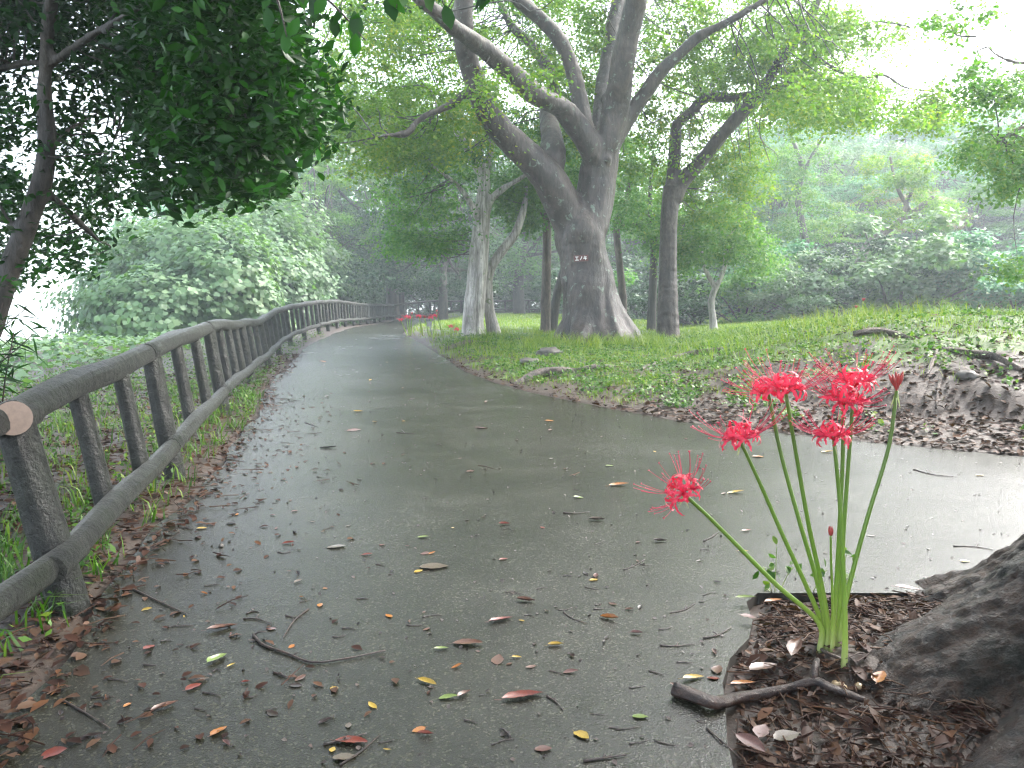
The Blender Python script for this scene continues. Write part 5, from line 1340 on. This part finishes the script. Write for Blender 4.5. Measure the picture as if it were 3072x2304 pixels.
root([(2790, 1046), (2850, 1052), (2920, 1068), (2990, 1085), (3072, 1112), (3150, 1140)], .032, 'long thin dark root running down right across the bank')
root([(2560, 1010), (2620, 1002), (2680, 1008), (2740, 1020)], .04, 'short root arching on the crest of the right bank')
root([(2812, 1050), (2800, 1090), (2780, 1130)], .02, 'root hanging down the eroded bank, left one of two')
root([(2835, 1060), (2830, 1110), (2815, 1170), (2808, 1230)], .014, 'thin root hanging down the eroded bank, right one of two')

# ------------------------------------------------------------------ spider lilies
def ribbon(mb, P, wv, w_):
    """flat strip along P with side vectors and widths"""
    P = np.asarray(P); n = len(P)
    V = np.concatenate([P - wv * w_[:, None], P + wv * w_[:, None]])
    i_ = np.arange(n - 1)
    mb.add(V, np.stack([i_, i_ + 1, n + i_ + 1, n + i_], -1))
def lily_head(seed, R0=.05, nfl=7, tilt=(0, 0, 1), fine=True, stam=.085, wid=.0036):
    rg = np.random.default_rng(seed)
    pet, sta = MB(), MB()
    ax = nrm(np.array(tilt, float)); e1 = nrm(np.cross(ax, [.3, 1, .2])); e2 = np.cross(ax, e1)
    for k_ in range(nfl):
        a = 2 * math.pi * (k_ + rg.uniform(-.2, .2)) / nfl
        out = nrm(math.cos(a) * e1 + math.sin(a) * e2)
        fd = nrm(out * .85 + ax * rg.uniform(.35, .75))           # direction the floret faces
        o0 = np.zeros(3); c_ = fd * R0 * .55
        tube(pet, [o0, c_ * .6 + ax * .004, c_], [.0022, .0022, .003], 5, 2, cap=False)
        f1 = nrm(np.cross(fd, [.1, .2, 1])); f2 = np.cross(fd, f1)
        npet = 6 if fine else 4
        for q_ in range(npet):
            b = 2 * math.pi * (q_ + rg.uniform(-.15, .15)) / npet
            rad = math.cos(b) * f1 + math.sin(b) * f2
            m_ = 12 if fine else 5
            s = np.linspace(0, 1, m_)
            Lp = R0 * rg.uniform(1.05, 1.5); cu = rg.uniform(1.7, 3.6)
            th = .35 + cu * s ** 1.2
            dirs = np.cos(th)[:, None] * fd + np.sin(th)[:, None] * rad
            P = c_ + np.cumsum(dirs * (Lp / m_), 0)
            tang = np.cross(fd, rad)
            wv = np.repeat(tang[None], m_, 0) + .35 * dirs * np.sin(s * 19 + q_)[:, None]
            P = P + (tang * .0016)[None] * np.sin(s * 24 + q_)[:, None]
            ribbon(pet, P, wv, wid * np.sin(np.pi * (s * .92 + .06)) ** .7 + .0005)
        for q_ in range(6 if fine else 3):
            b = rg.uniform(0, 6.28); rad = math.cos(b) * f1 + math.sin(b) * f2
            d0 = nrm(fd * 1.0 + rad * .22 - ax * .15)
            Ls = stam * rg.uniform(.8, 1.15)
            s = np.linspace(0, 1, 7)[:, None]
            P = c_ + nrm(d0 - ax * .25) * Ls * s + ax * Ls * rg.uniform(.25, .5) * s ** 2.2
            tube(sta, P, [.0007] * 7 if fine else [.0016] * 7, 4, 1, cap=False)
            if fine: tube(sta, [P[-1] - rad * .002, P[-1] + rad * .003], [.0015, .0012], 4, 1)
    return pet, sta
def lily(foot, pts, seed, label, head='flower', R0=.05, group='red spider lilies by the rough trunk', r=.0062, tilt=None, fine=True, nfl=7, stam=.085, wid=.0036, size=1.0):
    e = empty('spider_lily', foot, label, 'flower', group)
    P = np.array([foot] + list(pts)) - foot
    mb = MB(); k_ = len(P); rr = np.interp(np.linspace(0, 1, k_), [0, .25, 1], [r * 1.55, r * 1.1, r * .78])
    tube(mb, P, rr, 9 if fine else 5, 6, .02)
    mb.build('stem', M['stem'], e)
    ax = nrm(P[-1] - P[-2]) if tilt is None else nrm(np.array(tilt, float))
    if head == 'flower':
        pet, sta = lily_head(seed, R0, nfl, ax, fine, stam, wid)
        for m_ in (pet, sta): m_.v = [v + P[-1] for v in m_.v]
        h_ = pet.build('flower_head', M['petal'], e); sta.build('stamens', M['stamen'], h_)
        rg = np.random.default_rng(seed); mb = MB()
        for q_ in range(2):
            a = rg.uniform(0, 6.28); dv = nrm(np.array([math.cos(a) * .35, math.sin(a) * .35, -1]))
            L_ = R0 * .9; s_ = np.linspace(0, 1, 5); sv = nrm(np.cross(dv, [0, 1, .2]))
            ribbon(mb, P[-1] + dv * (L_ * s_)[:, None], np.repeat(sv[None], 5, 0), (.0025 * (1 - s_) + .0004) * size)
        mb.build('bract', M['bract'], e)
    elif head == 'buds':
        mb = MB(); rg = np.random.default_rng(seed)
        for q_ in range(6):
            a = q_ * 1.05 + .3; sp_ = rg.uniform(.25, .55)
            dv = nrm(np.array([math.cos(a) * sp_, math.sin(a) * sp_, 1]))
            L_ = R0 * rg.uniform(.95, 1.2)
            tube(mb, [P[-1], P[-1] + dv * L_ * .3, P[-1] + dv * L_ * .65, P[-1] + dv * L_], np.array([.0020, .0026, .0048, .0018]) * size, 7, 4)
        mb.build('bud_cluster', M['bud'], e)
        mb = MB()
        for a in (.2, 2.6, 4.4):
            dv = nrm(np.array([math.cos(a) * .28, math.sin(a) * .28, -1])); s_ = np.linspace(0, 1, 5); sv = nrm(np.cross(dv, [0, 1, .2]))
            ribbon(mb, P[-1] + dv * (R0 * 1.1 * s_)[:, None], np.repeat(sv[None], 5, 0), (.003 * (1 - s_) + .0004) * size)
        mb.build('bract', M['bract'], e)
    elif head == 'tip':
        mb = MB(); dv = ax
        for q_ in range(3):
            o_ = np.array([.003 * math.cos(q_ * 2.1), .003 * math.sin(q_ * 2.1), 0])
            tube(mb, [P[-1] + o_, P[-1] + dv * .012 + o_ * 1.4, P[-1] + dv * .026 + o_ * 1.2], [.0022, .0032, .001], 6, 4)
        mb.build('bud_cluster', M['bud'], e)
    return e
def near_lily(base, pts, dbase, dhead, **kw):
    f_ = PX(base[0], base[1], dbase); f_[2] = min(f_[2], float(gz(f_[0], f_[1]))) if False else f_[2]
    n_ = len(pts); Q = [PX(a, b, dbase + (dhead - dbase) * (i_ + 1) / n_) for i_, (a, b) in enumerate(pts)]
    g0 = float(gz(f_[0], f_[1]))
    low = f_.copy(); low[2] = g0 - .01
    return lily(low, [f_ + (Q[0] - f_) * .04] + Q, **kw)
DB = 2.16
near_lily((2462, 1874), [(2330, 1755), (2200, 1625), (2120, 1545), (2052, 1482)], DB, 2.05, seed=1, label='red spider lily leaning far left, lowest bloom of the group', tilt=(-.62, -.25, .75), R0=.044, stam=.08)
near_lily((2466, 1874), [(2420, 1760), (2350, 1610), (2280, 1450), (2222, 1325)], DB + .02, 2.14, seed=2, label='red spider lily second from the left, round bloom with long whiskers on both sides', R0=.048, tilt=(-.15, 0, 1), stam=.10)
near_lily((2476, 1876), [(2450, 1740), (2400, 1570), (2345, 1370), (2306, 1182)], DB + .01, 2.22, seed=3, label='red spider lily third from the left, half-hidden by the bloom beside it', R0=.047, tilt=(-.35, 0, 1), nfl=6)
near_lily((2484, 1876), [(2462, 1740), (2425, 1570), (2388, 1360), (2358, 1182)], DB, 2.12, seed=4, label='red spider lily fourth from the left, top bloom at the left side', R0=.052, tilt=(.1, 0, 1), stam=.095)
near_lily((2535, 1930), [(2534, 1800), (2526, 1640), (2518, 1490), (2502, 1322)], DB - .11, 2.06, seed=5, label='red spider lily below the tallest pair, small low bloom in front', R0=.040, tilt=(-.1, 0, 1), stam=.08)
near_lily((2498, 1878), [(2510, 1740), (2519, 1570), (2528, 1380), (2530, 1215)], DB + .01, 2.16, seed=6, label='red spider lily of the right-hand pair, lower blossoms of the tall bloom', R0=.048, tilt=(.1, -.2, .8))
near_lily((2515, 1886), [(2524, 1740), (2532, 1570), (2546, 1380), (2562, 1165)], DB + .03, 2.2, seed=7, label='red spider lily of the right-hand pair, upper blossoms of the tall bloom', R0=.050, tilt=(0, 0, 1), stam=.10)
near_lily((2520, 1890), [(2553, 1735), (2606, 1540), (2665, 1345), (2690, 1172)], DB + .02, 2.2, seed=8, label='red spider lily at the right with unopened dark red buds', head='buds', R0=.047)
near_lily((2498, 1880), [(2497, 1780), (2493, 1680), (2492, 1606)], DB - .02, 2.12, seed=9, label='short stalk with a tiny brown bud among the lily stems', head='tip', r=.0036)
# lilies beside the path in the distance
GL = 'red spider lilies beside the path in front of the pale trunk'
FAR = [((1222, 1010), (1203, 962), 'flower', 'leftmost far red lily beside the path'), ((1228, 1010), (1219, 952), 'flower', 'far red lily second from left'), ((1229, 1008), (1228, 955), 'flower', 'far red lily third from left, half-open'), ((1232, 1006), (1236, 944), 'buds', 'far red lily in bud, tallest of the left clump'),
       ((1268, 1006), (1257, 951), 'flower', 'lone far red lily right of the left clump'), ((1288, 1014), (1274, 954), 'buds', 'far lily with a reddish bud behind the grey label'), ((1292, 1014), (1292, 955), 'flower', 'far red lily between grey label and tall one, left bloom'), ((1300, 1026), (1304, 950), 'flower', 'far red lily standing frontmost, right of the grey label'),
       ((1328, 1018), (1310, 937), 'buds', 'tallest far lily with a small red bud head'), ((1356, 1014), (1352, 982), 'flower', 'low far red lily near the pale trunk'), ((1374, 1012), (1370, 992), 'flower', 'rightmost and lowest far red lily beside the pale trunk')]
for k_, (b_, h_, kd, lab) in enumerate(FAR):
    d_ = (18.2, 18.3, 18.2, 18.1, 17.8, 17.5, 17.4, 16.6, 17.3, 17.2, 17.0)[k_]
    f_ = np.array([(b_[0] - 1536) / F * d_, d_, 0]); f_[2] = float(gz(f_[0], f_[1]))
    q_ = PX(h_[0], h_[1], d_); q_[2] = max(q_[2], f_[2] + .12)
    lily(f_, [(f_ * .5 + q_ * .5), q_], 50 + k_, lab, kd, R0=.052, group=GL, r=.014, fine=False, nfl=5, stam=.08, wid=.010, tilt=(0, 0, 1), size=3.0)
for k_, (b_, h_, lab) in enumerate((((2592, 985), (2568, 925), 'left of two lone lily stalks with brown heads on the bank crest'), ((2600, 985), (2590, 903), 'right and taller of two lone lily stalks on the bank crest'))):
    d_ = 9.5; f_ = np.array([(b_[0] - 1536) / F * d_, d_, 0]); f_[2] = float(gz(f_[0], f_[1])); q_ = PX(h_[0], h_[1], d_)
    lily(f_, [f_ * .5 + q_ * .5 + [.02, 0, 0], q_], 80 + k_, lab, 'buds', R0=.035, group='lone lilies on the bank crest', r=.006, fine=False, size=2.0)
# grey plant label on a stake
d_ = 17.2; f_ = np.array([(1299 - 1536) / F * d_, d_, 0]); f_[2] = float(gz(f_[0], f_[1])); q_ = PX(1288, 972, d_)
e = empty('plant_label', f_, 'small grey plate on a stake among the far red lilies', 'sign')
mb = MB(); tube(mb, [[0, 0, -.05], (q_ - f_)], [.012, .012], 6, 2); mb.build('stake', M['tagm'], e)
mb = MB(); mb.add(*boxmb(*(q_ - f_), .10, .012, .11, -.1)); mb.build('plate', M['tagm'], e, False)
# weed growing at the corner of the bed
p_ = G(2310, 1772); e = empty('corner_weed', p_, 'small leafy green weed at the corner of the bed behind the lilies', 'plant')
rg = np.random.default_rng(400); mb = MB(); ml = MB()
for (x_, y_, base_) in ((2330, 1640, 2325), (2290, 1700, 2315), (2380, 1700, 2340), (2290, 1775, 2310), (2480, 1710, 2440), (2540, 1660, 2520), (2560, 1700, 2530)):
    b_ = G(base_, 1776); t_ = PX(x_, y_, b_[1] + rg.uniform(-.04, .06))
    P, _ = tube(mb, [b_ - p_, (b_ + t_) / 2 - p_ + [0, 0, .01], t_ - p_], [.0016, .0014, .001], 5, 4)
    c_ = P[rg.integers(3, len(P), 6)] + rg.normal(0, .014, (6, 3)); s_ = rg.uniform(.022, .042, 6)
    leaves(ml, c_, nrm(rg.normal(0, .6, (6, 3)) + [0, -.6, .8]), s_, s_ * .5, 'fold', .1, rg=rg)
mb.build('stems', M['stem'], e); ml.build('foliage', M['weed'], e)

# ------------------------------------------------------------------ haze (rain mist between the trees)
zmin = float(min(v.co.z for v in ground.data.vertices)) - 1.0
mb = MB()
x0, x1, y0, y1, z0, z1 = -96, 96, -10, 121, zmin, 26.0
v = np.array([[x, y, z] for x in (x0, x1) for y in (y0, y1) for z in (z0, z1)])
mb.add(v, np.array([[0, 1, 3, 2], [4, 6, 7, 5], [0, 4, 5, 1], [2, 3, 7, 6], [0, 2, 6, 4], [1, 5, 7, 3]]))
hz = mb.build('haze', None, smooth=False)
m = bpy.data.materials.new('rain_mist'); m.use_nodes = True; t = m.node_tree; t.nodes.clear()
pv = t.nodes.new("ShaderNodeVolumePrincipled"); pv.inputs['Color'].default_value = (.84, .96, 1.0, 1)
pv.inputs['Density'].default_value = .0030; pv.inputs['Anisotropy'].default_value = 0.35
o = t.nodes.new("ShaderNodeOutputMaterial"); t.links.new(pv.outputs[0], o.inputs['Volume'])
hz.data.materials.append(m)
tag(hz, 'pale rain mist hanging between the trees', 'haze', kind='stuff')
